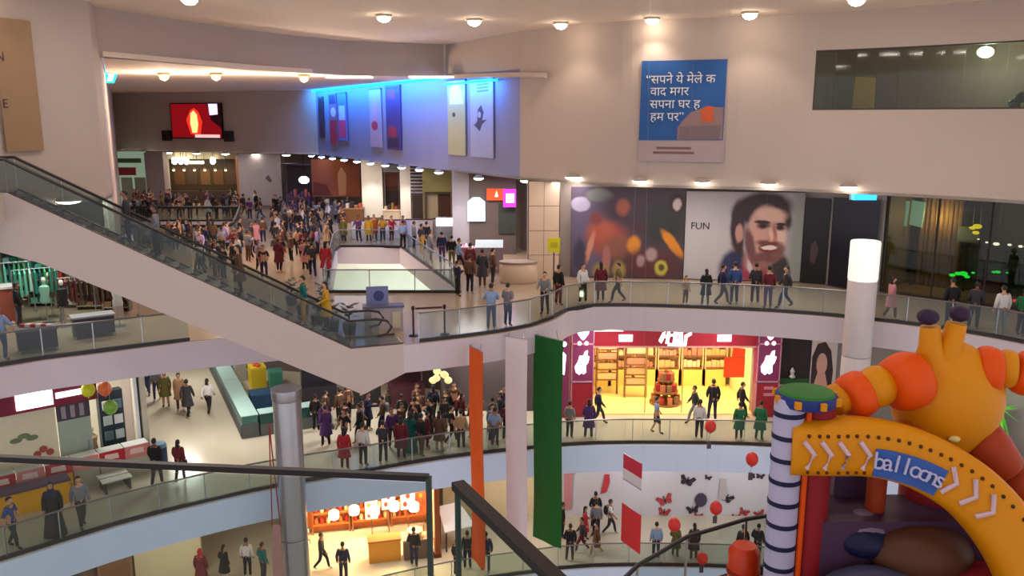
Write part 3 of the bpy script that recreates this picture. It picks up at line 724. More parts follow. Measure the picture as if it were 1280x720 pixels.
light('globe_light', 'POINT', (0,-0.3,-0.35), 170, (0.8,1,0.88), 0.15, parent=t)
q = inw(1062, 1.3, WZ0-0.5); t = thing('notice_board', 'dull yellow board standing inside the dark window band', 'board', tuple(q), -0.6)
MB().plate([(-0.4,0.4),(0.45,0.45),(0.42,1.75),(-0.35,1.8)], 0, 0.04).build('panel', C(150,132,52), t); MB().box(-0.03,0.03,0.04,0.08,0,1.0).build('stand', C(70,60,50), t)
q = inw(1268, 1.0, WZ0-0.5); t = thing('potted_plant', 'dark bushy plant silhouetted in the window band', 'plant', tuple(q))
MB().lathe([(0.14,0),(0.2,0.4)]).build('pot', C(60,50,44), t)
for k in range(11): MB().ball((math.cos(k*2.4)*0.3, math.sin(k*2.4)*0.15, 0.6+0.12*(k%4)), (0.22,0.1,0.14), 7, 5).build('leaf_clump', C(34,44,26), t)

# ------------------------------------------------------------------ poster gallery shop line
SHL = [(2.3,41.2),(2.95,40.75),(8.33,40.2),(13.9,39.3),(16.4,36.8),(22.5,31.5)]
struct('wall_shop_line', MB().ribbon([(1.0,41.9)]+SHL[:4]+[(16.4,36.8)], L2, ZS, 0.3, 1), C(170,160,158), 'shop line wall behind the big posters', 'wall')
# clad pillar left of the mural, with individual cladding panels
pl = thing('clad_pillar', 'broad beige panel-clad pillar beside the dark mural', 'pillar', (1.52,40.4,L2))
MB().box(-0.73,0.73,-0.55,0.6,0,4.66).build('core', C(120,104,94), pl)
CL = mat('beige_cladding', (204,178,158), 0.5, noise=0.03)
for r in range(4):
    for c in range(2):
        x0 = -0.78+c*0.78; z0_ = r*1.175
        MB().box(x0+0.01,x0+0.77,-0.6,-0.55,z0_+0.01,z0_+1.16).build('cladding_panel', CL, pl)
    MB().box(-0.78,-0.73,-0.6,0.6,r*1.175+0.01,r*1.175+1.16).build('cladding_panel', CL, pl)
    MB().box(0.73,0.78,-0.6,0.6,r*1.175+0.01,r*1.175+1.16).build('cladding_panel', CL, pl)
sk = thing('bench', 'low beige curved bench wrapped around the foot of the clad pillar', 'bench', (0.3,39.0,L2))
MB().lathe([(0.8,0),(0.9,0.1),(0.9,0.85),(0.8,0.95)], n=20, sy=0.6).build('base', CL, sk); MB().lathe([(0.93,0.95),(0.93,1.02)], n=20, sy=0.6).build('top', C(150,126,110), sk)

def board(px0, px1, pyt, pyb, Y0, Y1, name, label, m, cat='poster', thick=0.08):
    A = aty(px0, 300, Y0); B = aty(px1, 300, Y1); rz = math.atan2(Y1-Y0, B.x-A.x); w = math.hypot(B.x-A.x, Y1-Y0)
    zt_, zb_ = aty((px0+px1)/2, pyt, (Y0+Y1)/2).z, aty((px0+px1)/2, pyb, (Y0+Y1)/2).z
    t = thing(name, label, cat, (A.x, Y0, zb_), rz)
    MB().box(0,w,0,thick,0,zt_-zb_).build('board', m, t)
    return t, w, zt_-zb_
# dark mural with blurred festival shapes
mu, w, h = board(713, 855, 234, 347, 40.3, 39.75, 'wall_mural', 'dark mural of blurred red, orange and yellow shapes beside the pillar', mat('mural_ground', (64,48,60), 0.6, noise=0.5, scale=1.3))
MS = [(735,290,26,60,0,(96,84,110),.4),(725,258,12,9,0,(176,166,196),.15),(748,247,16,8,0,(120,120,120),.3),(790,262,40,22,0,(60,44,60),.5),(830,280,26,26,0,(44,46,48),.5),(760,300,26,20,20,(150,70,60),.45),(752,292,16,14,0,(164,80,64),.4),
      (772,310,16,14,0,(128,78,66),.5),(737,312,4,20,15,(196,132,112),.4),(778,261,8,10,0,(142,74,58),.4),(793,307,8,11,0,(206,128,40),.35),(841,305,6,20,-38,(210,130,36),.3),(815,330,34,18,0,(88,42,48),.5),(828,334,8,9,0,(182,170,70),.25),(828,334,4,4.5,0,(80,66,40),.4),
      (845,256,10,12,0,(50,34,38),.25),(845,257,5,7,0,(186,166,166),.3),(815,318,7,8,0,(160,136,136),.4),(802,326,5,7,0,(156,126,132),.4),(759,325,5,16,0,(158,102,100),.4),(752,340,10,10,0,(150,128,72),.5),(775,338,8,11,0,(150,126,64),.4),(725,320,8,20,0,(60,54,80),.4),(800,285,10,5,0,(70,40,44),.5),(745,275,8,8,0,(120,56,56),.5)]
mu.children[0].data.materials[0] = soft_print('mural_print', (70,54,66), MS, w, h, (713,237,855,347))

# pale poster with a smiling bearded face and the word FUN
fp, w, h = board(856, 1003, 240, 350, 39.75, 39.0, 'wall_poster', 'pale poster with a large smiling bearded face and the word FUN', mat('poster_pale', (196,186,192), 0.6, noise=0.04))
MB().box(0,w,-0.05,0.1,h+0.02,h+0.2).build('header_bar', C(60,44,48), fp)
f = pxmap(855, 243, 1003, 350, w, h)
FS = [(878,315,45,50,0,(186,178,184),.6),(998,296,9,90,0,(146,148,142),.5),
      (919,334,18,22,15,(44,46,86),.25),(978,336,12,20,-10,(58,54,56),.3),(946,340,18,16,0,(156,54,76),.3),(944,326,13,14,-20,(176,126,118),.35),
      (951,263,37,20,-6,(50,36,46),.2),(921,284,9,30,0,(52,36,44),.25),(924,305,6,16,-8,(56,40,44),.3),(978,272,9,16,-20,(56,42,48),.3),
      (958,294,25,35,-4,(198,152,142),.12),(924,293,5,11,0,(188,138,126),.25),(963,270,18,8,4,(214,172,156),.4),(975,297,7,14,0,(226,186,170),.5),(949,298,8,8,0,(206,150,136),.5),
      (938,307,6,22,-14,(112,70,72),.4),(958,322,19,8,-6,(116,72,74),.35),(974,314,7,10,20,(128,84,80),.45),(961,304,15,4,2,(110,62,60),.4),
      (961,310.5,12,5.5,2,(124,46,46),.25),(962,309.5,9.5,2.6,2,(232,214,206),.25),
      (954,283,8,4.5,0,(110,66,64),.4),(954,283.5,4.5,2.4,0,(46,28,30),.3),(952,278.5,10,2.4,4,(56,34,38),.35),(975,285,6,4,0,(112,70,68),.4),(975,285,3.6,2.2,0,(46,28,30),.3),(976,281,7,2.1,-4,(58,36,40),.35),
      (968,290,3,10,-8,(170,114,104),.5),(966,299,6,3.6,0,(196,124,110),.4),(964,294,2.5,7,-8,(222,176,160),.5),(957,331,9,5,0,(150,100,96),.4),(940,335,3,10,-20,(206,190,196),.4)]
fp.children[0].data.materials[0] = soft_print('portrait_print', (166,158,165), FS, w, h, (855,243,1003,350))
q = f([(874,285)])[0]; text_mesh('lettering', 'FUN', 0.46, BLACK, fp, (q[0], -0.02, q[1]), 0.006)
# dark door panels right of it
t, w, h = board(1004, 1035, 248, 356, 38.9, 38.4, 'dark_shopfront', 'black shop panel with a faint pink print next to the pale poster', BLACK, 'door')
f = pxmap(1004,248,1035,356,w,h)
decal('print', f([(1014,305),(1020,300),(1024,312),(1020,330),(1014,326)]), C(76,52,62), t)
t, w, h = board(1037, 1096, 248, 360, 37.9, 36.6, 'dark_shopfront', 'plain black shop panel behind the glowing column', mat('black_gloss', (20,16,28), 0.25), 'door')
MB().box(0,0.06,-0.04,0.0,0,h).build('edge_strip', C(110,104,108), t)
t = thing('cove_lamp', 'bright blue lamp under the wall end above the black panels', 'light', tuple(aty(1080,246,33.6)))
MB().box(-0.45,0.45,-0.15,0.15,-0.12,0.12).build('diffuser', G(40,150,255,2.2), t); MB().box(-0.5,0.5,0.15,0.2,-0.14,0.14).build('housing', C(90,90,100), t)

# ------------------------------------------------------------------ dark glazed games shop at the end of the gallery
A, B = Vector((16.5,36.7)), Vector((22.5,31.3)); rz = math.atan2(B.y-A.y, B.x-A.x); w = (B-A).length
gz = thing('glazed_shopfront', 'dark glazed games shop front lit inside by green and amber lights', 'shop', (A.x, A.y, L2), rz)
for k in range(4): MB().box(w*k/4+0.03,w*(k+1)/4-0.03,-0.01,0.01,0.1,4.55).build('glass_pane', glass('games_glass',(0.62,0.62,0.56)), gz)
for k in range(5): MB().box(w*k/4-0.03,w*k/4+0.03,-0.05,0.05,0,4.6).build('mullion', C(50,44,44), gz)
MB().box(0,w,-0.3,0.05,4.45,4.66).build('header_bar', C(44,32,40), gz); MB().box(0,w,-0.05,0.05,0,0.1).build('sill', C(50,44,44), gz)
MB().box(0,w,4.0,4.1,0,4.6).box(-0.05,0.0,0.05,4.0,0,4.6).box(0,w,0.05,4.0,4.5,4.6).build('interior_shell', C(104,94,70), gz)
def ing(x, y, z): return Vector((A.x+math.cos(rz)*x-math.sin(rz)*y, A.y+math.sin(rz)*x+math.cos(rz)*y, L2+z))
def gx(px, dep):                                # place along the front at which photo column px meets the plane dep metres inside
    k = (px-640)/FPX/0.99; ox, oy = A.x-math.sin(rz)*dep, A.y+math.cos(rz)*dep; c_, s_ = math.cos(rz), math.sin(rz)
    return (k*oy-ox)/(c_-k*s_)
for k, px in enumerate((1115, 1134)):
    x = gx(px,2.2); t = thing('lit_display', 'pale green lit panel inside the dark games shop', 'light', tuple(ing(x,2.2,2.75)), rz, 'lit panels in the games shop')
    MB().plate([(0,0.1),(0.55,0),(0.6,1.15),(0.02,1.2)],0,0.05).build('panel', G(150,200,180,0.5), t); MB().box(0.25,0.29,0.05,0.08,-2.75,1.0).build('stand', C(50,46,44), t)
x0_ = gx(1150,2.9); t = thing('drape', 'amber-lit brown drape inside the games shop', 'curtain', tuple(ing(x0_,2.9,0.0)), rz)
for k in range(9): MB().tube([(k*0.2,0.05*(k%2),0),(k*0.2,0.05*(k%2),4.4)], 0.11, 7).build('fold', C(112,84,36), t)
light('drape_light', 'POINT', tuple(ing(x0_+0.9,2.2,3.2)), 110, (1,0.75,0.3), 0.2)
def blobs(name, label, cat, m, pos, group=None, dep=1.6):
    P = [(gx(p[0],dep), dep, aty(p[0],p[1],ing(gx(p[0],dep),dep,0).y).z-L2, p[2]) for p in pos]
    q = P[0]; t = thing(name, label, cat, tuple(ing(*q[:3])), rz)
    for p in P: MB().ball((p[0]-q[0], p[1]-q[1], p[2]-q[2]), (p[3], p[3]*0.6, p[3]*0.55), 8, 6).build('lamp', m, t)
    MB().tube([(p[0]-q[0], p[1]-q[1]+0.04, p[2]-q[2]) for p in (P if len(P) > 1 else P+[(P[0][0]+0.1,)+P[0][1:]])], 0.015, 5).build('wire', BLACK, t)
    MB().tube([(0,0.04,0),(0,0.04,4.5-q[2])], 0.01, 4).build('hanger', BLACK, t)
    return t
blobs('neon_light', 'green neon squiggle glowing low in the games shop', 'light', G(30,230,60,1.6), [(1194,344,0.13),(1201,342,0.14),(1208,342,0.18),(1213,346,0.12),(1220,341,0.08)])
blobs('neon_light', 'short green neon mark beside the white-clad shopper', 'light', G(30,220,80,1.4), [(1246,340,0.09),(1251,340,0.11),(1263,341,0.06)])
blobs('pendant_cluster', 'yellow lamp cluster hanging in the games shop', 'light', G(230,210,30,1.3), [(1213,285,0.13),(1219,283,0.19),(1218,291,0.14)])
blobs('light_string', 'string of small white lights across the games shop', 'light', G(240,240,220,2.0), [(1222,299,0.05),(1233,303,0.07),(1245,305,0.13),(1262,306,0.09),(1276,308,0.1)])
blobs('signal_lamp', 'blue-white lamp beside a red one near the games shop door', 'light', G(90,190,230,2.0), [(1264,375,0.16)], dep=0.4)
blobs('signal_lamp', 'small red lamp near the games shop door', 'light', G(230,60,80,1.6), [(1278,376,0.12)], dep=0.4)
t = thing('wall_screen', 'small grey screen on the games shop partition', 'screen', tuple(ing(gx(1195,2.6),2.6,0)), rz); MB().box(0,0.9,0,0.06,2.2,2.9).build('panel', C(112,124,120), t); MB().box(0.4,0.5,0.06,0.1,0,2.6).build('stand', BLACK, t)
for k, (px, c) in enumerate(((1214,(60,70,50)),(1243,(96,30,40)),(1272,(34,60,34)))):
    t = thing('arcade_cabinet', ('olive','maroon','dark green','brown')[k]+' games cabinet inside the dark shop', 'game machine', tuple(ing(gx(px,3.0),3.0,0)), rz)
    MB().box(-0.4,0.4,0,0.6,0,1.9).build('body', C(*c), t); MB().box(-0.33,0.33,-0.04,0,1.1,1.6).build('screen', C(70,84,84), t); MB().box(-0.38,0.38,-0.25,0,0.85,0.95).build('control_deck', C(30,28,30), t)

# ------------------------------------------------------------------ red shop with a glowing yellow interior, one storey down
SY = 36.1; X0, X1 = aty(741,470,SY).x, aty(942,470,SY).x; PX0 = aty(706,470,SY).x; PX1 = aty(971,470,SY).x
Z = L1
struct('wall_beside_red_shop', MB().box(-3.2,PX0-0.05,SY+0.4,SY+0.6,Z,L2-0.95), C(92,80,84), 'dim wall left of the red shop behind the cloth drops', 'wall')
struct('wall_red_shop', MB().box(PX0,PX1,SY+4.5,SY+4.7,Z,L2-0.95).box(PX0,X0-0.02,SY+0.5,SY+4.5,Z,L2-0.95).box(X1+0.02,PX1,SY+0.5,SY+4.5,Z,L2-0.95), mat('shop_yellow_wall', (250,228,170), 0.7), 'warm cream walls inside the red shop', 'wall')
RED = mat('shop_red', (158,30,48), 0.4); WHT = mat('sign_white_glow', (255,246,250), emit=2.6); MAUVE = mat('sign_mauve', (132,48,92), 0.4)
hd = thing('shop_sign', 'red shop header with glowing white script logo', 'sign', (X0, SY-0.15, 8.72))
W_ = X1-X0
MB().box(0,W_,0,0.3,0,0.75).build('board', RED, hd); MB().box(0,W_,-0.02,0.3,-0.08,0).build('lower_trim', C(206,150,140), hd)
for cx in (0.195, 0.8): MB().box(W_*cx-0.3,W_*cx+0.3,-0.05,0,0.22,0.52).build('small_lettering', WHT, hd)
lg = [[(-0.72,0.25),(-0.55,0.62),(-0.42,0.66),(-0.5,0.3),(-0.6,0.12)],[(-0.42,0.12),(-0.32,0.82),(-0.2,0.84),(-0.26,0.1)],[(-0.55,0.36),(0.1,0.5),(0.1,0.6),(-0.5,0.48)],
      [(-0.1,0.05),(-0.05,0.78),(0.12,0.86),(0.1,0.02)],[(0.14,-0.05),(0.16,0.8),(0.34,0.72),(0.36,-0.02)],[(0.4,0.1),(0.42,0.5),(0.72,0.66),(0.74,0.52),(0.55,0.4),(0.52,0.05)],[(-0.3,0.0),(0.5,-0.06),(0.5,0.08),(-0.3,0.14)]]
for pts in lg: decal('logo_stroke', [(W_/2-0.02+x*1.0, z) for x, z in pts], WHT, hd, 2)
def pylon(xa, xb, label, Yp):
    t = thing('sign_pylon', label, 'sign', (xa, Yp, Z)); w = xb-xa; H = 4.2
    MB().box(0,w,0,0.5,0,H).build('body', MAUVE, t)
    MB().box(0.04,w-0.04,-0.02,0,0.05,1.55).build('lower_panel', RED, t)
    for z_ in (1.62, 3.35): MB().box(0,w,-0.04,0,z_,z_+0.07).build('divider', C(196,130,150), t)
    for x in (0, w-0.05): MB().box(x,x+0.05,-0.04,0,0,H).build('edge_strip', C(196,130,150), t)
    c = w/2
    sc = lambda P: [(c+x*w, z) for x, z in P]
    decal('emblem', sc([(-0.26,4.0),(-0.12,4.06),(0,4.16),(0.12,4.06),(0.26,4.0),(0.24,3.86),(0.08,3.62),(0,3.56),(-0.08,3.62),(-0.24,3.86)]), WHT, t, 4)
    for s in (-1,1): decal('dot', sc(ell(s*0.15,3.42,0.085,0.09)), WHT, t, 6)
    decal('figure_logo', sc([(-0.3,2.1),(-0.34,2.35),(-0.2,2.6),(-0.14,2.85),(0.02,2.85),(0.1,3.05),(0.22,3.1),(0.2,2.86),(0.3,2.8),(0.24,2.55),(0.14,2.4),(0.16,2.1),(0.04,2.0),(-0.04,2.08),(-0.14,1.98)]), WHT, t, 4)
    if xa > 8:
        for z_ in (1.3, 1.0): decal('small_print', sc([(-0.15,z_),(0.25,z_),(0.25,z_+0.14),(-0.15,z_+0.14)]), C(206,130,150), t, 5)
pylon(aty(713,470,SY).x, X0, 'red and mauve sign pylon with white emblem beside the green cloth drop', SY-0.4)
pylon(X1, PX1, 'red and mauve sign pylon with white emblem beside the dark window', SY-0.4)
# tapering side board seen edge-on left of the first pylon
t = thing('sign_board', 'narrow mauve side board with white mark half hidden by the green cloth', 'sign', (PX0-0.35, SY-0.5, Z))
MB().box(0,0.5,0,0.08,0,4.0).build('board', MAUVE, t); decal('mark', [(0.1,2.1),(0.3,2.0),(0.36,2.9),(0.2,3.1)], WHT, t); decal('mark', ell(0.28,3.4,0.1,0.12), WHT, t)
# interior: shelving with dark shelf lines and goods
SHELF = mat('shelf_cream', (250,222,170), 0.6); SHD = C(140,96,52)
ZP = Z+0.05
GOODS = [C(244,206,150), C(236,190,130), C(222,170,140), C(246,226,180), C(206,140,110)]
for u in range(6):
    x = X0+0.1+u*(W_-0.2)/6; wv = (W_-0.2)/6-0.08
    t = thing('shelf_unit', 'cream shelf of boxes at the red shop back, %s from the green cloth side' % ('first','second','third','fourth','fifth','sixth')[u], 'shelf', (x, SY+3.9, ZP), 0, 'red shop back shelving')
    MB().box(0,wv,0.45,0.5,0,3.6).build('back', SHELF, t)
    for xx in (0, wv-0.04): MB().box(xx,xx+0.04,0,0.45,0,3.6).build('upright', SHELF, t)
    for k, z_ in enumerate((0.9,1.5,2.1,2.65,3.2)):
        sb_ = MB().box(0.04,wv-0.04,0,0.45,z_,z_+0.06).build('shelf_board', SHD, t)
        m = MB(); xx = 0.07
        while xx < wv-0.25:
            ww = random.uniform(0.12,0.28); m.box(xx,xx+ww,0.08,0.4,z_+0.06,z_+0.06+random.uniform(0.2,0.38)); xx += ww+0.03
        o = m.build('boxed_goods', GOODS[(u*2+k)%5], sb_); o['kind'] = 'stuff'
    MB().box(0,wv,0.0,0.45,0,0.85).build('plinth', mat('shop_gold', (250,220,120), 0.5), t)
for u, xx in enumerate((0.45, 1.75)):
    t = thing('wall_rack', ('open brown rack beside the entrance pylon in the red shop', 'low peach rack next to the open brown rack')[u], 'shelf', (X0+xx, SY+2.6-0.5*u, ZP))
    for k in range(2): MB().box(k*1.0-0.03,k*1.0+0.03,0,0.3,0,3.2-0.5*u).build('upright', SHD, t)
    for k in range(5): MB().box(0,1.0,0,0.3,0.7+0.5*k-0.1*u,0.75+0.5*k-0.1*u).build('shelf_board', SHD, t)
    for k in range(4): MB().box(0.06,0.94,0.05,0.25,0.76+0.5*k-0.1*u,1.05+0.5*k-0.1*u).build('box_row', GOODS[k%4], t)
t = thing('display_stand', 'round tiered stand of red packets in the red shop entrance', 'display', (aty(832,488,SY+1.4).x, SY+1.4, ZP))
for k in range(3): MB().lathe([(0.75-0.17*k,0.55*k),(0.75-0.17*k,0.55*k+0.08)], n=18).build('tray', SHD, t)
MB().lathe([(0.08,0),(0.08,1.6)], n=8).build('stem', SHD, t)
for k in range(3):
    for j in range(9): MB().cbox(math.cos(j*0.7)*(0.55-0.15*k), math.sin(j*0.7)*(0.55-0.15*k), 0.55*k+0.24, 0.22,0.2,0.32).build('packet', (C(170,50,44), C(196,120,80), C(150,110,76))[(j+k)%3], t)
t = thing('hanging_banner', 'orange-red banner hanging inside the red shop by the exit', 'banner', (aty(905,460,SY+1.2).x, SY+1.2, Z+1.35))
MB().box(0,0.95,0,0.03,0,0.95).build('cloth', G(226,66,22,0.35), t); MB().tube([(0,0.015,0.97),(0.95,0.015,0.97)],0.02).build('rod', SHD, t)
for x in (0.1,0.85): MB().tube([(x,0.015,0.97),(x,0.015,3.1)],0.006,5).build('cord', SHD, t)
t = tag(MB().plate([(0,0),(0.6,0.05),(0.62,0.4),(0.05,0.5)],0,0.05).build('wall_sign', G(220,70,30,0.4)), 'small red sign above the orange-red banner', 'sign'); t.location = (aty(915,443,SY+1.0).x, SY+1.0, aty(915,447,SY+1.0).z)
for k in range(3): MB().box(X0+0.05+k*W_/3, X0+0.05+(k+1)*W_/3-0.1, SY+0.0, SY+0.02, Z+0.08, Z+2.9) if False else None
for x in (X0+W_*0.33, X0+W_*0.56): tag(MB().box(x-0.02,x+0.02,SY,SY+0.04,Z,8.7).build('door_post', mat('gold_post', (206,160,80), 0.4)), 'slim golden door post in the red shop entrance', 'post', 'red shop door posts')
tag(MB().box(X0,X1,SY-0.1,SY+4.4,Z,Z+0.05).build('shop_platform', mat('shop_gold_floor', (250,226,140), 0.3)), 'glossy golden raised floor of the red shop', 'platform')
for x in (0.2,0.5,0.8):
    t = thing('ceiling_light', 'warm strip light on the red shop ceiling', 'light', (X0+W_*x, SY+1.6, L2-0.99), 0, 'red shop ceiling lights')
    MB().box(-0.9,0.9,-0.5,0.5,-0.06,0).build('diffuser', G(255,226,170,5.0), t); MB().box(-0.95,0.95,-0.55,0.55,-0.03,0).build('frame', C(220,200,170), t)
    light('shop_area', 'AREA', (0,0,-0.15), 85, (1,0.86,0.58), 1.6, 1.0, parent=t)

# right of the red shop: pale pier, dark shop window, portrait poster
struct('wall_pier', MB().box(PX1,PX1+0.62,SY-0.1,SY+0.4,Z,L2-0.95), C(186,186,186), 'pale pier right of the red shop', 'wall')
struct('wall_right_middle', MB().ribbon([(PX1+0.6,SY+0.3),(15.8,SY-0.4),(19.5,SY-5),(26,26)], Z, L2-0.95, 0.3, 1), C(150,140,140), 'shop line wall right of the red shop', 'wall')
t, w, h = board(985, 1023, 418, 480, SY-0.1, SY-0.2, 'display_window', 'dark shop window with a small white bust beside the pale pier', C(40,26,34), 'window')
MB().lathe([(0.05,0),(0.14,0.06),(0.07,0.2),(0.12,0.34),(0.02,0.5)], (w*0.42,-0.12,0.3), 12).build('bust', C(196,190,186), t)
MB().box(0,w,-0.06,0,-0.02,0.28).build('ledge', C(36,80,40), t)
t, w, h = board(1025, 1058, 416, 490, SY-0.25, SY-0.4, 'wall_poster', 'portrait poster of a long-haired face behind the glowing column base', C(206,190,192))
f = pxmap(1025,416,1058,490,w,h)
decal('hair_shape', f([(1026,446),(1032,430),(1042,427),(1050,438),(1054,462),(1053,488),(1026,488)]), C(58,36,44), t); decal('face_shape', f(ell(1039,455,7,14)), C(206,156,146), t, 2); decal('neck_shape', f([(1034,466),(1044,466),(1050,489),(1028,489)]), C(206,150,140), t, 3)
# lit palm behind the inflatable
q = at(1243, 560, L1); q = Vector((20.3, 31.0, L1))
pt = thing('potted_palm', 'bright green lit palm seen past the inflatable figure', 'plant', (aty(1240,520,30.5).x, 30.5, Z))
MB().lathe([(0.3,0),(0.4,0.6)], n=14).build('pot', C(60,50,44), pt); MB().tube([(0,0,0.5),(0.05,0,1.6)],0.07).build('stem', C(90,70,40), pt)
for k in range(16):
    a = k*2.4; L_ = 1.2; tip = Vector((math.cos(a)*L_*0.8, math.sin(a)*L_*0.8, 1.6+0.8*math.cos(k)))
    mid = Vector((math.cos(a)*0.35, math.sin(a)*0.35, 2.25)); s_ = Vector((-math.sin(a),math.cos(a),0))*0.1
    MB().add([(0,0,1.5), mid+s_, tip, mid-s_, mid+Vector((0,0,0.05))], [(0,1,4),(0,4,3),(1,2,4),(4,2,3)]).build('frond', mat('palm_green', (96,190,60), 0.5), pt)
light('palm_light', 'POINT', tuple(aty(1240,500,29.6)), 60, (0.8,1,0.6), 0.2)

# ------------------------------------------------------------------ butterfly wall on the lower storey
BY = 37.2
struct('wall_butterfly', MB().box(1.6,20,BY,BY+0.2,L0,L1-1.1), mat('white_hoarding', (208,204,212), 0.6, noise=0.03), 'long white hoarding decorated with butterflies', 'wall')
def butterfly(px, py, s, c, label, rot=0.3):
    p = aty(px, py, BY-0.02); t = thing('butterfly_cutout', label, 'decoration', tuple(p), 0, 'butterflies on the white hoarding')
    t.rotation_euler = (0, rot, 0); m_ = C(*c)
    for sg in (-1,1):
        MB().plate([(0,0),(sg*0.3*s,0.32*s),(sg*0.46*s,0.22*s),(sg*0.36*s,0.02*s)],-0.02,0.0).build('upper_wing', m_, t)
        MB().plate([(0,0),(sg*0.34*s,-0.02*s),(sg*0.3*s,-0.24*s),(sg*0.12*s,-0.26*s)],-0.02,0.0).build('lower_wing', m_, t)
    MB().tube([(0,-0.02,-0.22*s),(0,-0.02,0.24*s)], 0.03*s, 6).build('body', BLACK, t)
RB, DB = (176,64,66), (52,44,60)
for px, py, s, c, r in ((859,601,0.85,DB,.3),(831,625,.9,RB,-.4),(830,640,.7,RB,.2),(908,622,.8,DB,.5),(866,637,.7,DB,-.2),(873,645,.5,RB,.1),(930,640,.6,RB,.4),(949,642,.6,RB,-.3),(950,595,.5,DB,.2),(885,597,.4,DB,.3),(920,646,.5,RB,0),(940,596,.4,DB,-.5)):
    butterfly(px, py, s, c, '%s butterfly cut-out on the white hoarding' % ('dusty red' if c == RB else 'dark purple'), r)
p = aty(876,625,BY-0.05); tag(MB().plate([(x,z) for x,z in ell(0,0,0.3,0.36,10)],-0.03,0.0).build('wall_badge', C(70,62,86)), 'round dark badge among the butterflies', 'decoration').location = p
p = aty(903,612,BY-0.05); tag(MB().plate([(-0.16,-0.5),(0.18,-0.5),(0.16,0.55),(-0.14,0.55)],-0.02,0.0).build('wall_notice', C(190,180,180)), 'pale upright notice above the butterflies', 'poster').location = p
p = aty(756,605,BY-0.05); tag(MB().plate([(-0.2,-0.5),(0.1,-0.4),(0.24,0.1),(0.2,0.5),(-0.02,0.48),(-0.08,0.0)],-0.03,0.0).build('leaf_cutout', C(196,58,66)), 'red leaf cut-out on the white hoarding', 'decoration').location = p
p = aty(709,612,BY-0.05); tag(MB().plate([(-0.15,-1.0),(0.2,-1.0),(0.25,0.75),(0.5,0.95),(-0.15,0.95)],-0.03,0.0).build('wall_strip', C(200,132,140)), 'pink strip at the end of the white hoarding', 'decoration').location = p
# hanging red balloons and pennants in the atrium
def balloon(px, py, Y, r, label, tail=None, ztop=ZC):
    p = aty(px, py, Y); t = thing('balloon', label, 'balloon', tuple(p), 0, 'red balloons hanging in the atrium')
    MB().ball((0,0,0), (r,r,r*1.15), 14, 10).build('skin', mat('balloon_red', (196,42,36), 0.35), t)
    MB().lathe([(0.02,-r*1.13),(0.05,-r*1.25)], n=8).build('knot', C(150,30,30), t)
    MB().tube([(0,0,r*1.1),(0,0,ztop-p.z)], 0.0015, 4).build('hanging_thread', C(150,140,140), t)
    if tail: MB().tube([(0,0,-r*1.2),(-0.03,0,-tail)], 0.006, 4).build('string', C(90,80,80), t); MB().box(-0.1,0.06,-0.02,0.02,-tail-0.3,-tail).build('tag', C(70,62,70), t)
balloon(888,533,30.4,0.22,'red balloon hanging in front of the red shop gallery', 0.6)
balloon(895,635,31.0,0.25,'round red balloon hanging before the butterfly wall', 0.35)
balloon(843,656,30.6,0.25,'orange-red balloon hanging above the blue-shirted visitor')
balloon(878,698,30.0,0.22,'red balloon hanging below the curved dark rail', 0.3)
balloon(940,574,30.2,0.24,'red balloon with a long dark tag hanging by the striped tower', 0.55)
def pennant(px, py, Y, w, h, rz, cols, label):
    p = aty(px, py, Y); t = thing('hanging_pennant', label, 'banner', tuple(p), rz)
    for i, (c, z0_, z1_) in enumerate(cols): MB().box(-w/2,w/2,-0.012,0.012,h*z0_,h*z1_).build('cloth_panel', C(*c), t)
    MB().tube([(-w/2,0,h),(w/2,0,h)],0.015,6).build('rod', STEEL, t)
    for x in (-w/2,w/2): MB().tube([(x,0,h),(x*0.3,0,ZC-p.z)],0.0015,4).build('hanging_thread', C(150,140,140), t)
pennant(790,606,29.4,1.15,1.05,-1.08,[((150,156,190),0,0.06),((206,204,214),0.06,0.45),((186,36,66),0.45,1.0)],'red and white cloth panel hanging before the middle fascia')
pennant(788,684,28.0,1.15,1.5,-1.08,[((190,32,46),0,1.0)],'plain red cloth panel hanging before the butterfly wall')
# orange-red bin by the curved rail
q = at(935, 800, L2)
ob = thing('inflatable_post', 'stout orange-red inflatable post beside the striped tower', 'inflatable', (aty(930,700,12.3).x, 12.3, L2))
zt_ = aty(936,680,12.3).z-L2
MB().lathe([(0.2,0),(0.25,0.1),(0.25,zt_-0.12),(0.18,zt_-0.02),(0.02,zt_)], n=18).build('tube', mat('orange_vinyl', (206,60,14), 0.35), ob)
MB().lathe([(0.27,zt_*0.5),(0.27,zt_*0.5+0.06)], n=18).build('strap', C(150,40,16), ob)
# ------------------------------------------------------------------ brown panel on the left wall
A, B = Vector((-16.25,27.25)), Vector((-15.72,28.45)); rz = math.atan2(B.y-A.y, B.x-A.x); w = (B-A).length
t = thing('wall_panel', 'tan wall panel with dark lettering above the head of the escalator', 'panel', (A.x+0.06, A.y-0.03, 17.55), rz)
MB().box(0,w,-0.05,0,0,4.15).build('board', C(150,120,92), t)
for z_, s in ((2.95,'N'),(1.5,'E')): text_mesh('lettering', s, 0.4, C(60,46,42), t, (0.12, -0.06, z_), 0.005)

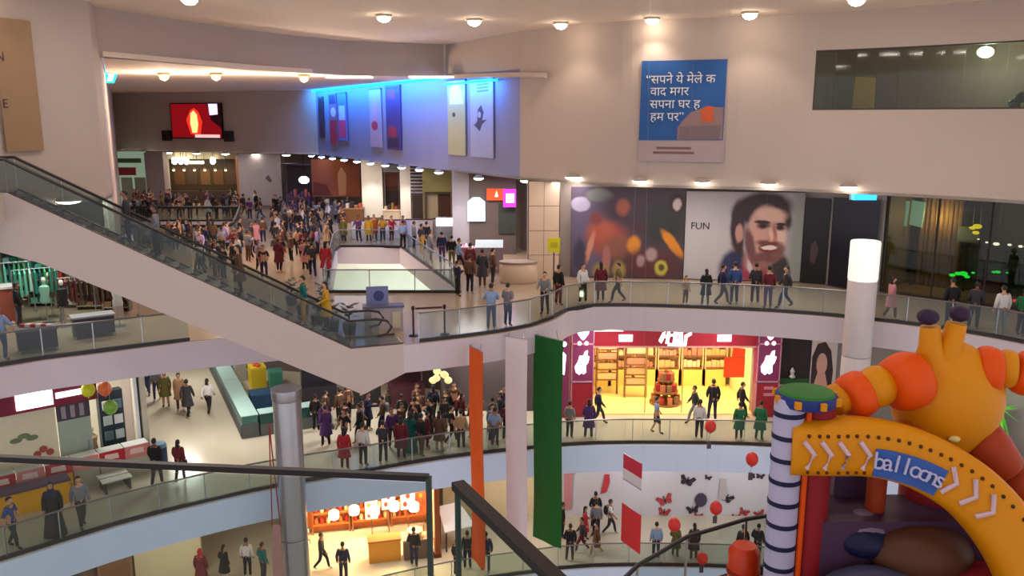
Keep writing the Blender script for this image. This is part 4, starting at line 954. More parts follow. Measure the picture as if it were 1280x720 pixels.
# ------------------------------------------------------------------ clothing shop behind the escalator, upper gallery
struct('wall_shop_left', MB().ribbon([(-30,35.0),(-17.3,36.3)], L2, ZS, 0.25, 1), C(150,140,128), 'back wall of the clothing shop behind the escalator', 'wall')
def rack(x, y, z, rz, label, cols, n=9, L=1.5, H=1.55):
    t = thing('clothes_rack', label, 'rack', (x,y,z), rz)
    for s in (-1,1):
        MB().tube([(s*L/2,0,0.05),(s*L/2,0,H)], 0.022, 6).build('post', STEEL, t); MB().box(s*L/2-0.03,s*L/2+0.03,-0.25,0.25,0,0.05).build('foot', STEEL, t)
    bar_ = MB().tube([(-L/2,0,H),(L/2,0,H)], 0.022, 6).build('bar', STEEL, t)
    for k in range(n):
        xx = -L/2+L*(k+0.5)/n; hh = random.uniform(0.75,1.05)
        MB().add([(xx-.03,-.22,H-.12),(xx+.03,-.22,H-.12),(xx+.03,.22,H-.12),(xx-.03,.22,H-.12),(xx-.05,-.2,H-hh),(xx+.05,-.2,H-hh),(xx+.05,.2,H-hh),(xx-.05,.2,H-hh),(xx-.01,0,H),(xx+.01,0,H)],
                 [(4,7,6,5),(0,1,5,4),(1,2,6,5),(2,3,7,6),(3,0,4,7),(0,8,9,1),(2,9,8,3),(1,9,2),(3,8,0)]).build('garment', C(*random.choice(cols)), bar_)
    return t
TEALS = [(40,120,100),(90,176,150),(30,84,76),(150,200,180),(60,140,90)]; BROWNS = [(96,40,44),(80,60,40),(120,90,60),(60,30,34)]; MIX = [(150,50,40),(60,110,90),(170,160,150),(40,40,60),(110,100,50)]
for i, (px, py, lab, cl) in enumerate(((18,392,'rack of teal and mint clothes by the clothing shop corner', TEALS),(50,402,'second rack of green clothes next to the mannequin', TEALS),(104,400,'rack of maroon and brown clothes beneath the escalator', BROWNS),(148,398,'short rack of dark clothes under the escalator slope', BROWNS))):
    p = at(px, py, L2); rack(p.x, p.y, L2, 0.6, lab, cl, H=1.7+0.35*(i<2))
p = at(12, 400, L2); t = thing('display_cube', 'terracotta display block topped with white cloth in the clothing shop', 'display', (p.x-0.3,p.y-0.3,L2), 0.6)
MB().box(-0.6,0.6,-0.4,0.4,0,1.3).build('block', C(160,82,66), t); MB().box(-0.65,0.65,-0.45,0.45,1.3,1.38).build('top', C(214,206,200), t)
def table(px, py, z, w, d, h, m1, m2, label, rz=0.6):
    p = at(px, py, z); t = thing('display_table', label, 'table', (p.x,p.y,z), rz)
    MB().box(-w/2,w/2,-d/2,d/2,h-0.06,h).build('top', m2, t)
    MB().box(-w/2+0.05,w/2-0.05,-d/2+0.02,d/2-0.02,0.12,h-0.06).build('drape', m1, t)
    for sx in (-1,1):
        for sy in (-1,1): MB().box(sx*(w/2-0.08)-0.03,sx*(w/2-0.08)+0.03,sy*(d/2-0.08)-0.03,sy*(d/2-0.08)+0.03,0,0.12).build('leg', STEEL, t)
    return t
table(48,438,L2,1.25,0.7,0.8,C(58,52,68),C(96,88,98),'dark draped table with red goods by the glass railing')
table(118,420,L2,1.4,0.7,0.8,C(62,58,74),C(150,150,156),'dark draped table beside the white mannequin')
for k in range(6):
    p = at(40+k*5, 428, L2); t = tag(MB().box(-0.09,0.09,-0.07,0.07,0,0.1).build('folded_cloth', C(*((170,60,60),(206,196,196))[k%2])), '%s folded cloth on the dark draped table' % ('red','white')[k%2], 'cloth', 'folded cloths on the draped table')
    q = at(48,438,L2); t.location = (q.x-0.45+0.18*k, q.y+0.05, L2+0.8)
def mannequin(px, py, z, label, cb, ct):
    p = at(px, py, z); t = thing('mannequin', label, 'mannequin', (p.x,p.y,z), 0.4)
    MB().lathe([(0.22,0),(0.22,0.03)], n=14).build('base', STEEL, t); MB().tube([(0,0,0.03),(0,0,0.8)],0.02,6).build('stem', STEEL, t)
    MB().lathe([(0.16,0.78),(0.19,0.9),(0.14,1.08),(0.19,1.3),(0.17,1.42),(0.06,1.48),(0.05,1.56)], n=14, sy=0.65).build('torso', C(*ct), t)
    MB().ball((0,0,1.66),(.08,.095,.115)).build('head', C(*cb), t)
for px, py, l, cb, ct in ((60,404,'white mannequin in mint clothes next to the green racks',(206,200,190),(130,180,160)),(82,408,'white-haired mannequin in a black top and pale skirt',(226,220,206),(30,30,34)),(150,408,'slim white mannequin under the escalator slope',(220,216,206),(190,190,186)),(66,396,'cream mannequin in brown clothes behind the racks',(206,190,160),(96,66,50))):
    mannequin(px, py, L2, l, cb, ct)
for i, (px, py, c1) in enumerate(((6,376,TEALS),(36,384,TEALS),(70,386,MIX),(96,388,BROWNS),(128,390,BROWNS))):
    p = at(px, py, L2); t = thing('shelf_unit', ('tall mint shelf of folded clothes at the clothing shop end','tall teal shelf of folded clothes behind the mannequins','mixed colour shelf of folded clothes behind the mannequins','brown shelf of folded clothes in the clothing shop','dark brown shelf of folded clothes under the escalator')[i], 'shelf', (p.x,p.y,L2), 0.1)
    for x in (0,1.0): MB().box(x,x+0.05,0,0.35,0,3.0).build('upright', C(120,110,96), t)
    MB().box(0,1.05,0.33,0.36,0,3.0).build('back', C(*c1[2]), t)
    for k in range(6):
        sb_ = MB().box(0.05,1.0,0,0.33,0.15+0.48*k,0.19+0.48*k).build('shelf_board', C(150,140,124), t)
        for j in range(3): MB().box(0.09+0.3*j,0.35+0.3*j,0.03,0.3,0.19+0.48*k,0.19+0.48*k+random.uniform(0.12,0.36)).build('folded_pile', C(*random.choice(c1)), sb_)
t = thing('ceiling_light', 'green-white strip light over the clothing shop', 'light', (-17.2,30.6,ZS), 0.6)
MB().box(-2.2,2.2,-0.3,0.3,-0.08,0).build('diffuser', G(220,255,236,4.0), t); MB().box(-2.3,2.3,-0.36,0.36,-0.03,0).build('frame', C(200,200,200), t)
light('shop_area', 'AREA', (0,0,-0.2), 170, (0.92,1,0.92), 4, 0.6, parent=t)

# ------------------------------------------------------------------ middle storey, left: toy shop, kiosk
SF = [Vector((-20.5,25.0)), Vector((-16.9,27.8)), Vector((-14.15,30.3))]
a, b = SF[0], SF[2]; rz = math.atan2(b.y-a.y, b.x-a.x); w = (b-a).length
def tl(x, y, z): return (a.x+math.cos(rz)*x-math.sin(rz)*y, a.y+math.sin(rz)*x+math.cos(rz)*y, L1+z)
struct('wall_toy_shop', MB().ribbon([tl(-1,3,0)[:2], tl(w+0.4,3,0)[:2], tl(w+0.1,0,0)[:2]], L1, L2-0.95, 0.2, 1), C(206,200,180), 'cream walls of the toy shop on the middle storey', 'wall')
struct('trim_8', MB().ribbon([(-14.15,30.3),(-15.0,32.2)], L1, L2-0.95, 0.12, 1), mat('white_edge', (232,238,244), 0.4), 'white wall end at the toy shop corner', 'trim')
t = thing('shop_sign', 'maroon toy shop sign with glowing white lettering', 'sign', tl(w-6.0,0,3.05), rz)
MB().box(0,4.6,-0.1,0.1,0,0.85).build('board', C(116,24,52), t)
MB().box(2.0,3.15,-0.14,-0.1,0.12,0.72).build('lettering', WHT, t); MB().box(3.25,4.2,-0.14,-0.1,0.3,0.5).build('lettering', WHT, t)
t = thing('partition_panel', 'cream panel printed with leaves and red flowers under the maroon sign', 'panel', tl(w-4.9,0.1,1.0), rz)
MB().box(0,2.1,-0.04,0.04,0,2.0).build('board', C(214,208,180), t); [decal('leaf_print', ell(0.8+0.25*q_, 1.05+0.12*(q_%2), 0.2, 0.1, 10, 0.5), C(110,124,92), t, 1+q_, -0.04) for q_ in range(3)]; [decal('flower_print', ell(1.4+0.2*q_, 0.4+0.15*(q_%2), 0.13, 0.13, 8), C(160,74,62), t, 4+q_, -0.04) for q_ in range(3)]
t = thing('glass_door', 'pale green glass door with dark lettering panel next to the leaf print', 'door', tl(w-2.75,0.15,0.0), rz)
lf_ = MB().box(0,1.1,-0.02,0.02,0.05,2.4).build('leaf', C(160,176,164), t); MB().box(0,1.1,-0.04,0.03,2.4,3.0).build('header', C(70,64,78), t)
for k in range(3): MB().box(0.15+0.3*k,0.3+0.3*k,-0.06,-0.04,2.48,2.94).build('header_mark', C(150,140,150), t)
MB().tube([(0.95,-0.06,1.0),(0.95,-0.06,1.5)],0.02,6).build('handle', STEEL, lf_)
t = thing('merchandise_rack', 'tall dark rack of white-packed toys inside the toy shop', 'rack', tl(w-1.2,0.7,0.0), rz)
MB().box(0,0.85,0,0.4,0,3.0).build('frame', C(34,44,52), t)
for k in range(4):
    for j in range(2): MB().box(0.1+0.38*j,0.4+0.38*j,-0.06,0,0.5+0.6*k,0.85+0.6*k).build('packet', (C(206,206,206),C(90,110,120),C(180,190,190))[(k+j)%3], t)
t = thing('dress_form', 'tan-clothed dress form in the toy shop window', 'mannequin', tl(w-1.6,0.5,0.0), rz)
MB().lathe([(0.2,0),(0.2,0.03),(0.02,0.05),(0.02,0.8),(0.2,0.85),(0.16,1.2),(0.2,1.45),(0.05,1.6)], n=14).build('form', C(150,120,96), t); MB().ball((0,0,1.72),(0.09,0.1,0.12)).build('head', C(190,160,130), t)
for px, py, c, l in ((110,487,(206,206,40),'yellow'),(131,486,(226,110,60),'orange'),(138,509,(120,170,60),'lime green')):
    # balloons tied up under the shop ceiling, on their strings
    q = aty(px, py, {110:28.6,131:29.2,138:28.9}[px]); t = thing('balloon', '%s balloon tied up in the toy shop' % l, 'balloon', tuple(q))
    MB().ball((0,0,0),(0.24,0.24,0.27)).build('skin', mat('balloon_'+l.replace(' ','_'), c, 0.35), t); MB().lathe([(0.015,-0.26),(0.04,-0.31)], n=8).build('knot', C(*c), t)
    MB().tube([(0,0,0.26),(0,0,L2-0.97-q.z)],0.006,4).build('string', C(180,180,180), t)
# counter row in front of the toy shop with red printed fronts
for k in range(6):
    x = w-5.2+k*0.88
    t = thing('display_counter', 'low counter with a %s printed front, %s from the blue bin' % (('bright red','pale pink')[k%2], ('sixth','fifth','fourth','third','second','first')[k]), 'counter', tl(x,-0.75,0), rz, 'toy shop display counters')
    MB().box(0,0.84,0,0.55,0,0.75).build('body', (mat('counter_gold',(220,166,30),0.4) if k < 3 else C(170,170,150)), t); MB().box(-0.01,0.85,-0.03,0.0,0.75,1.2).build('printed_front', C(*((178,36,50),(206,130,126))[k%2]), t)
    MB().box(0,0.84,0,0.55,1.16,1.2).build('glass_top', C(190,196,190), t)
    decal('print', [(0.15,0.9),(0.65,0.88),(0.62,1.08),(0.18,1.1)], C(226,196,190), t, 1, -0.03)
t = thing('counter_front', 'wide golden counter standing before the toy shop', 'counter', tl(w-5.5,-1.6,0), rz)
MB().box(0,2.6,0,0.6,0,0.8).build('body', mat('gold_counter', (232,170,20), 0.35), t); MB().box(-0.05,2.65,-0.05,0.65,0.8,0.88).build('top', C(90,70,90), t)
for k in range(2):
    t = thing('bench', ('white slatted bench close to the printed counters','white slatted bench farther out from the printed counters')[k], 'bench', tl(w-1.9,-1.3-0.5*k,0), rz, 'white benches at the toy shop')
    for j in range(3): MB().box(0,1.0,j*0.13,j*0.13+0.1,0.42,0.47).build('slat', C(216,216,206), t)
    for x in (0.08,0.88): MB().box(x,x+0.06,0,0.36,0,0.42).build('leg', C(80,76,80), t)
p = at(146,592,L1); t = thing('litter_bin', 'dark blue round bin at the toy shop corner', 'bin', tl(w+0.45,-0.55,0))
MB().lathe([(0.24,0),(0.28,0.05),(0.28,0.85)], n=18).build('body', C(30,52,88), t); MB().lathe([(0.29,0.85),(0.25,1.0),(0.1,1.05)], n=18).build('lid', C(96,126,150), t)
t = thing('ceiling_light', 'long white strip light over the toy shop front', 'light', tl(w-3.2,0.9,L2-0.98-L1), rz)
MB().box(-2,2,-0.25,0.25,-0.06,0).build('diffuser', G(255,255,244,4.0), t); MB().box(-2.1,2.1,-0.3,0.3,-0.02,0).build('frame', C(200,200,200), t)
light('shop_area', 'AREA', (0,0,-0.15), 220, (1,0.98,0.92), 3.6, 0.5, parent=t)
# jewellery kiosk: glass-topped counters on two sides
ka, kb = at(303,549,L1), at(262,462,L1); d = (kb-ka).normalized(); rzk = math.atan2(d.y, d.x); LK = (kb-ka).length
TEALG = mat('kiosk_teal', (70,124,120), 0.25); KG = mat('kiosk_grey', (92,98,100), 0.5)
nside = 4
for k in range(nside):
    p = ka + d*(LK*k/nside); t = thing('kiosk_counter', 'grey based counter with teal glass case, %s from the kiosk corner' % ('first','second','third','fourth')[k], 'counter', tuple(p), rzk, 'kiosk side counters')
    l = LK/nside-0.04
    MB().box(0,l,-0.7,0,0,0.62).build('base', KG, t); MB().box(0.02,l-0.02,-0.66,-0.04,0.62,0.95).build('glass_case', TEALG, t); MB().box(0,l,-0.7,0,0.95,0.98).build('top_frame', C(150,180,176), t)
    MB().box(0,l,0.0,0.03,0.1,0.55).build('front_panel', C(70,76,78), t)
r2 = Vector((math.cos(rzk-PI/2), math.sin(rzk-PI/2), 0))
for k in range(2):
    p = ka + r2*(0.75+k*1.35); t = thing('kiosk_counter', 'teal glass counter with white sale card, %s' % ('at the kiosk corner','next to the steel pillar')[k], 'counter', tuple(p), rzk-PI/2, 'kiosk end counters')
    MB().box(0,1.3,0,0.7,0,0.5).build('base', KG, t); MB().box(0.02,1.28,0.03,0.67,0.5,0.95).build('glass_case', mat('kiosk_teal_dark',(36,84,80),0.25), t); MB().box(0,1.3,0,0.7,0.95,0.98).build('top_frame', C(150,180,176), t)
    MB().box(0.75,1.05,-0.03,0,0.6,0.85).build('sale_card', C(226,220,216), t)
for k, (px, py, sx, sy, sz, c, l) in enumerate(((326,510,0.9,0.9,0.8,(16,52,84),'dark blue storage chest inside the kiosk'),(322,482,1.2,0.7,1.1,(220,190,40),'yellow display case with orange flowers inside the kiosk'),(300,474,0.6,0.6,1.0,(206,206,200),'white tray table inside the kiosk'),(292,470,0.5,0.5,1.0,(160,90,96),'dusty pink hamper at the kiosk back'),(345,488,0.6,0.6,1.05,(60,130,110),'green display case inside the kiosk'))):
    p = at(px, py, L1); t = thing('storage_case', l, 'case', (p.x,p.y,L1), rzk)
    MB().box(-sx/2,sx/2,-sy/2,sy/2,0,sz-0.08).build('body', C(*c), t); MB().box(-sx/2-0.02,sx/2+0.02,-sy/2-0.02,sy/2+0.02,sz-0.08,sz).build('lid', C(*[min(255,v+20) for v in c]), t)
    if k == 1:
        for j in range(5): MB().ball((-0.5+0.22*j,0.1*(j%2),sz+0.08),(0.12,0.12,0.09),8,6).build('flower', C(226,90,40), t)
# lights over the middle gallery
for x, y in ((-12,33),(-16.5,40),(-6,34.5),(-1,36),(-19,50),(-11,45),(4,34.3),(9,34.3)):
    t = thing('ceiling_light', 'square white panel light on the middle gallery ceiling', 'light', (x,y,L2-0.98), 0, 'middle gallery ceiling lights')
    MB().box(-0.6,0.6,-0.6,0.6,-0.05,0).build('diffuser', G(255,250,240,3.0), t); MB().box(-0.65,0.65,-0.65,0.65,-0.02,0).build('frame', C(200,200,200), t)
    light('panel_area', 'AREA', (0,0,-0.12), (170 if y > 32.8 and x < 0 else 70), (1,0.95,0.86), 1.2, parent=t)
# back of the middle storey behind the crowd
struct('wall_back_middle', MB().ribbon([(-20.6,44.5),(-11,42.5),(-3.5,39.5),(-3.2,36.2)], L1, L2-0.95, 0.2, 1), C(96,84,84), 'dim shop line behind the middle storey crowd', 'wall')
t = thing('lamp_tree', 'cluster of pale yellow lamps among the middle storey crowd', 'light', tuple(at(552,540,L1)))
MB().tube([(0,0,0),(0,0,2.2)],0.04,6).build('stem', C(70,60,50), t); MB().lathe([(0.25,0),(0.25,0.04)]).build('foot', C(70,60,50), t)
for k in range(6): MB().ball((math.cos(k*1.05)*0.32, math.sin(k*1.05)*0.25, 2.3+0.16*(k%3)),(0.17,0.17,0.15),8,6).build('globe', G(226,214,150,0.7), t)
for i, (px, l, c) in enumerate(((400,'dark shuttered stall front behind the crowd',(40,34,44)),(455,'black stall front with silver edge behind the crowd',(30,30,34)),(510,'maroon stall front behind the crowd',(70,30,40)))):
    p = at(px, 510, L1); t = thing('market_stall', l, 'stall', (p.x,p.y,L1), 0.25)
    MB().box(-.8,.8,0,0.9,0,1.0).build('counter', C(*c), t); MB().box(-.85,.85,-0.2,1.0,2.3,2.45).build('canopy', C(*[v+20 for v in c]), t)
    for s in (-1,1): MB().tube([(s*0.78,0.85,0),(s*0.78,0.85,2.3)],0.03,6).build('post', STEEL, t)
    MB().box(-.8,.8,0.85,0.9,1.0,2.3).build('back_panel', C(*c), t)

# ------------------------------------------------------------------ lower storey, left: glowing sweet shop
LA, LBp = at(388,712,L0), at(545,694,L0); rz = math.atan2(LBp.y-LA.y, LBp.x-LA.x); w = (LBp-LA).length
def sl(x, y, z): return (LA.x+math.cos(rz)*x-math.sin(rz)*y, LA.y+math.sin(rz)*x+math.cos(rz)*y, L0+z)
struct('wall_sweet_shop', MB().ribbon([sl(-0.3,0,0)[:2], sl(-0.3,3.6,0)[:2], sl(w,3.6,0)[:2], sl(w+0.02,0.3,0)[:2]], L0, L1-1.1, 0.15, 1), mat('amber_wall', (226,150,60), 0.6), 'amber walls inside the glowing sweet shop', 'wall')
for x in (0.25,0.6,0.85):
    t = thing('ceiling_light', 'amber strip light on the sweet shop ceiling', 'light', sl(w*x,1.6,L1-1.13), rz, 'sweet shop ceiling lights')
    MB().box(-0.6,0.6,-0.5,0.5,-0.05,0).build('diffuser', G(255,206,120,4.0), t); MB().box(-0.65,0.65,-0.55,0.55,-0.02,0).build('frame', C(200,170,120), t)
    light('shop_area', 'AREA', (0,0,-0.12), 300, (1,0.77,0.42), 1.0, parent=t)
t = thing('brown_post', 'rust-brown square post at the sweet shop corner', 'post', sl(w+0.05,-0.1,0), rz)
MB().box(-0.12,0.12,-0.12,0.12,0,3.6).build('shaft', C(142,70,30), t); MB().box(-0.16,0.16,-0.16,0.16,0,0.15).build('base', C(100,50,24), t); MB().box(-0.13,-0.1,-0.13,0.13,0.2,3.6).build('light_edge', C(206,170,140), t)
t = thing('serving_counter', 'golden front serving counter in the sweet shop', 'counter', sl(w*0.46,-0.1,0), rz)
MB().box(0,1.35,0,0.6,0,0.95).build('body', mat('amber_counter',(236,160,30),0.4), t); MB().box(-0.04,1.39,-0.04,0.64,0.95,1.02).build('top', C(196,110,50), t)
t = thing('serving_counter', 'grey-brown counter with glass bowl next to the golden one', 'counter', sl(w*0.74,-0.15,0), rz)
MB().box(0,1.25,0,0.6,0,0.85).build('body', C(126,96,78), t); MB().box(-0.04,1.29,-0.04,0.64,0.85,0.92).build('top', C(176,150,126), t); MB().lathe([(0.1,0.92),(0.3,1.05),(0.34,1.22)], (0.5,0.3,0), 16).build('bowl', C(214,206,180), t)
for k, (x, z_, ww, hh, c, e_, l) in enumerate(((0.6,1.3,0.6,1.25,(255,240,214),2.0,'bright white menu board glowing on the amber wall'),(0.46,0.9,0.55,0.9,(250,214,190),0.9,'cream menu card with red pictures on the amber wall'),(0.76,1.2,0.65,1.35,(255,236,206),1.5,'tall white lit picture near the sweet shop post'),(0.9,0.9,0.55,1.2,(206,80,40),0.3,'orange-red picture beside the tall lit one'))):
    t = thing('menu_board', l, 'sign', sl(w*x,2.2,z_), rz); MB().box(0,ww,0,0.05,0,hh).build('panel', G(*c,e_), t); MB().box(-0.03,ww+0.03,0.02,0.07,-0.03,hh+0.03).build('frame', C(150,90,40), t)
    for j in range(3): decal('picture', ell(ww*(0.3+0.2*(j%2)), hh*(0.2+0.28*j), ww*0.16, hh*0.1, 8), C(*((196,70,50),(150,60,40),(230,150,60))[j]), t)
    MB().box(ww/2-0.02,ww/2+0.02,0.03,0.06,-z_,0).build('stand', C(120,80,40), t)
for u in range(3):
    t = thing('sweet_shelf', 'amber shelf unit filled with sweet jars on the shop back wall', 'shelf', sl(0.1+u*w/3,3.0,0), rz, 'sweet shop shelf units')
    ww = w/3-0.1
    for x in (0,ww-0.05): MB().box(x,x+0.05,0,0.4,0,3.0).build('upright', C(170,96,36), t)
    for k in range(5):
        sb_ = MB().box(0.05,ww-0.05,0,0.4,0.4+0.55*k,0.45+0.55*k).build('shelf_board', C(170,96,36), t)
        n = 6
        for j in range(n): MB().lathe([(0.08,0.45+0.55*k),(0.09,0.5+0.55*k),(0.09,0.7+0.55*k),(0.05,0.76+0.55*k)], (0.16+j*(ww-0.3)/(n-1),0.2,0), 8).build('jar', (C(226,120,40),C(206,50,40),C(246,226,180),C(170,70,30))[(j+k+u)%4], sb_)
    MB().box(0,ww,0.36,0.4,0,3.0).build('back', C(220,140,50), t)
for k in range(5):  # glowing pendants added to brighten the shop
    q = sl(w*(0.2+0.16*k),0.5,1.95+0.12*(k%2)); t = thing('pendant_lamp', 'added white drum pendant brightening the sweet shop', 'light', q, rz, 'added sweet shop pendants')
    MB().lathe([(0.2,0.0),(0.22,0.05),(0.22,0.3),(0.18,0.34)], n=14).build('shade', G(255,238,200,3.0), t); MB().tube([(0,0,0.33),(0,0,L1-1.13-q[2])], 0.012, 5).build('cord', C(90,60,30), t)
for k in range(2):
    t = thing('green_light', 'small green-white lamp at the sweet shop side', 'light', sl(-0.12,-0.05,1.25+0.55*k), rz, 'green lamps beside the sweet shop')
    MB().box(-0.14,0.14,-0.03,0.05,-0.06,0.06).build('face', G(190,255,210,2.0), t); MB().box(-0.17,0.17,0.05,0.1,-0.09,0.09).build('housing', C(40,60,44), t)
t = thing('white_table', 'slanted white topped stall table beyond the rust-brown post', 'table', sl(w+0.9,0.6,0), rz+0.25)
MB().add([(-0.6,-0.4,1.0),(0.9,-0.3,0.95),(0.5,0.6,1.75),(-0.5,0.6,1.75),(-0.6,-0.4,0.95),(0.9,-0.3,0.9),(0.5,0.6,1.7),(-0.5,0.6,1.7)],[(0,1,2,3),(7,6,5,4),(0,4,5,1),(1,5,6,2),(2,6,7,3),(3,7,4,0)]).build('sloped_top', C(226,222,226), t)
for x, y, z_ in ((-0.5,-0.3,0.95),(0.75,-0.25,0.92),(-0.45,0.55,1.7),(0.45,0.55,1.7)): MB().box(x-0.03,x+0.03,y-0.03,y+0.03,0,z_).build('leg', C(60,56,60), t)
# lower storey gallery lights, back wall, far left shop
struct('wall_back_lower', MB().ribbon([(-24,36),(-13,37.5),(-9.5,39.2)], L0, L1-1.1, 0.2, 1).ribbon([(-3.3,37.4),(1.6,37.3)], L0, L1-1.1, 0.2, 1), C(214,196,160), 'cream back wall of the lower storey', 'wall')
for x, y in ((-13,28.5),(-9,33),(-5,33.2),(0,34),(6,35),(11,35)):
    t = thing('ceiling_light', 'square warm panel light on the lower gallery ceiling', 'light', (x,y,L1-1.13), 0, 'lower gallery ceiling lights')
    MB().box(-0.6,0.6,-0.6,0.6,-0.05,0).build('diffuser', G(255,244,220,3.0), t); MB().box(-0.65,0.65,-0.65,0.65,-0.02,0).build('frame', C(200,200,200), t)
    light('panel_area', 'AREA', (0,0,-0.12), (90 if x < 3 else 45), ((1,0.93,0.8) if x < 3 else (0.94,0.95,1)), 1.2, parent=t)
p = at(148,735,L0); t = thing('brown_door', 'brown wooden door beside cream wall on the lower storey', 'door', (p.x,p.y,L0), 0.7)
MB().box(-0.6,0.5,-0.04,0.04,0,2.6).build('leaf', C(132,92,62), t); MB().box(-0.7,0.6,-0.02,0.06,2.6,2.75).box(-0.7,-0.6,-0.02,0.06,0,2.6).box(0.5,0.6,-0.02,0.06,0,2.6).build('frame', C(150,110,80), t); MB().ball((0.4,-0.07,1.1),(0.04,0.04,0.04),8,6).build('knob', STEEL, t)
struct('wall_cream_screen', MB().ribbon([(p.x+0.5,p.y+0.5),(at(245,735,L0).x,at(245,735,L0).y+0.8)], L0, L1-1.1, 0.15, 1), C(226,206,170), 'cream partition beside the brown door', 'wall')
p = at(105,745,L0); t = thing('shop_lightbox', 'red and white round lit sign at the lower storey corner', 'sign', (p.x,p.y,L0+2.1), 0.7)
MB().lathe([(0.3,-0.04),(0.3,0.04)], n=18).build('disc', G(206,50,50,0.5), t); t.children[0].rotation_euler = (PI/2,0,0)
MB().box(0.35,0.95,-0.03,0.03,-0.25,0.3).build('panel', G(230,226,200,0.6), t); MB().box(0.0,0.95,0.0,0.03,-2.1,-0.3).build('stand', C(120,90,70), t)
# ------------------------------------------------------------------ wing: blue cove, banners, screen
CY = G(0,200,255,3.0)
def strip_on(line, z, name, label, off, e):
    Q = resample(line, 3.0); t = thing('light_strip', label, 'light', (Q[0][0],Q[0][1],z))
    for i in range(len(Q)-1):
        a, b = Vector((Q[i][0],Q[i][1],z)), Vector((Q[i+1][0],Q[i+1][1],z)); d = (b-a).normalized(); n = Vector((-d.y,d.x,0))*off
        MB().bar(a+n, b+n, 0.12, 0.08).build('tube', CY, t, True)
        mid = (a+b)/2+n*4.0-t.location
        light('cove_light', 'AREA', tuple(mid+Vector((0,0,-0.08))), e, (0.02,0.28,1.0), (b-a).length, 0.25, (math.radians(-50)*(1 if off > 0 else -1),0,math.atan2(d.y,d.x)), parent=t)
    return t
strip_on([WINGR[1], WINGR[2]], 20.78, 'light_strip', 'cyan light strip along the top of the receding wall', 0.25, 150)
strip_on([(-0.6,42.5), (-3.5,47.9)], 20.45, 'light_strip', 'cyan light strip under the slim ledge by the pale banners', 0.18, 110)
t = thing('lit_display', 'slanted cyan lit panel at the corner of the wing', 'light', tuple(aty(138,89,45.0)))
MB().plate([(-0.55,0.55),(0.6,0.55),(0.1,-0.6),(-0.35,-0.6)],0,0.1).build('panel', G(20,190,235,1.3), t); MB().plate([(0.1,0.35),(0.42,0.42),(0.05,-0.5),(-0.2,-0.5)],-0.04,0).build('tube', G(210,250,255,2.5), t)
MB().box(-0.02,0.02,0.0,0.04,0.5,ZW-t.location.z).build('hanger', C(90,90,100), t)
# recessed strip lights at the bulkhead
for px, py, w_, l in ((437,91,2.4,'long white recessed strip light at the bulkhead of the wing'),(540,97,2.4,'second white strip light at the bulkhead above the cyan wall')):
    p = aty(px, py, 46.6); t = thing('strip_light', l, 'light', (p.x,46.6,ZW)); MB().box(-w_/2,w_/2,-0.5,0.3,-0.12,-0.02).build('diffuser', G(255,250,236,3.0), t); MB().box(-w_/2-0.05,w_/2+0.05,-0.55,0.35,-0.04,0).build('frame', C(190,180,170), t)
for px, py in ((205,96),(270,96),(380,98)):
    p = at(px, py, ZW-0.2); t = thing('spotlight', 'yellow-glowing spotlight on the wing ceiling before the screen wall', 'light', (p.x,p.y,ZW), 0, 'wing ceiling spotlights')
    MB().lathe([(0.3,0),(0.34,-0.1),(0.26,-0.16)], n=14).build('housing', C(150,120,80), t); MB().lathe([(0.25,-0.12),(0.2,-0.3),(0.02,-0.4)], n=12).build('lamp_face', G(255,220,140,4.0), t)
    light('spot_glow', 'POINT', (0,0,-1.3), 520, (1,0.78,0.58), 0.2, parent=t)
# vertical banners on the receding wall
def on_wall(px, off=0.12, line=WINGR):
    q, d = face_on(px, line); 
    rz = math.atan2(-d.y, -d.x); n = Vector((math.sin(rz), -math.cos(rz)))*off
    return q+n, rz
def banner(px0, px1, pyt, pyb, m, label, prints):
    (q0, rz), (q1, _) = on_wall(px0), on_wall(px1)
    rz = math.atan2(q1.y-q0.y, q1.x-q0.x); w = (q1-q0).length; Ym = (q0.y+q1.y)/2
    zt_, zb_ = aty(px0,pyt,Ym).z, aty(px0,pyb,Ym).z; h = zt_-zb_
    t = thing('wall_banner', label, 'banner', (q0.x,q0.y,zb_), rz)
    MB().box(0,w,0,0.06,0,h).build('cloth', m, t); MB().box(-0.03,w+0.03,-0.03,0.08,h,h+0.08).build('top_bar', C(90,90,100), t)
    f = pxmap(px0,pyt,px1,pyb,w,h)
    for nm, pts, c, ly in prints: decal(nm, f(pts), C(*c), t, ly)
banner(403,411,122,172,C(86,52,66),'narrow plum banner at the far end of the blue-lit wall',[('dark_print',[(404,124),(409,124),(409,140),(404,140)],(60,34,48),1)])
banner(421,433,119,181,C(150,100,130),'plum, white and red banner on the blue-lit wall',[('plum_print',[(422,119),(432,119),(432,130),(422,130)],(70,40,90),1),('red_print',[(422,150),(433,150),(433,180),(422,180)],(176,44,70),1),('white_print',ell(428,140,4,6),(214,190,214),1)])
banner(435,448,117,176,C(90,110,190),'blue, white and pink banner next to the plum one',[('pink_print',[(436,150),(447,150),(447,172),(436,172)],(206,70,120),1),('white_print',[(437,132),(446,132),(446,150),(437,150)],(200,190,220),1)])
banner(480,494,112,184,C(170,150,180),'pale banner with a small red figure on the blue-lit wall',[('red_print',ell(486,157,4,6),(176,56,84),1),('figure',[(484,125),(489,125),(490,150),(483,150)],(190,150,176),1)])
banner(500,516,108,187,C(76,56,120),'deep violet banner with red prints on the blue-lit wall',[('red_print',[(502,112),(511,112),(511,124),(502,124)],(140,50,90),1),('red_print',ell(507,165,5,8),(150,50,70),1),('dark_print',[(502,172),(514,172),(514,184),(502,184)],(60,40,70),1)])
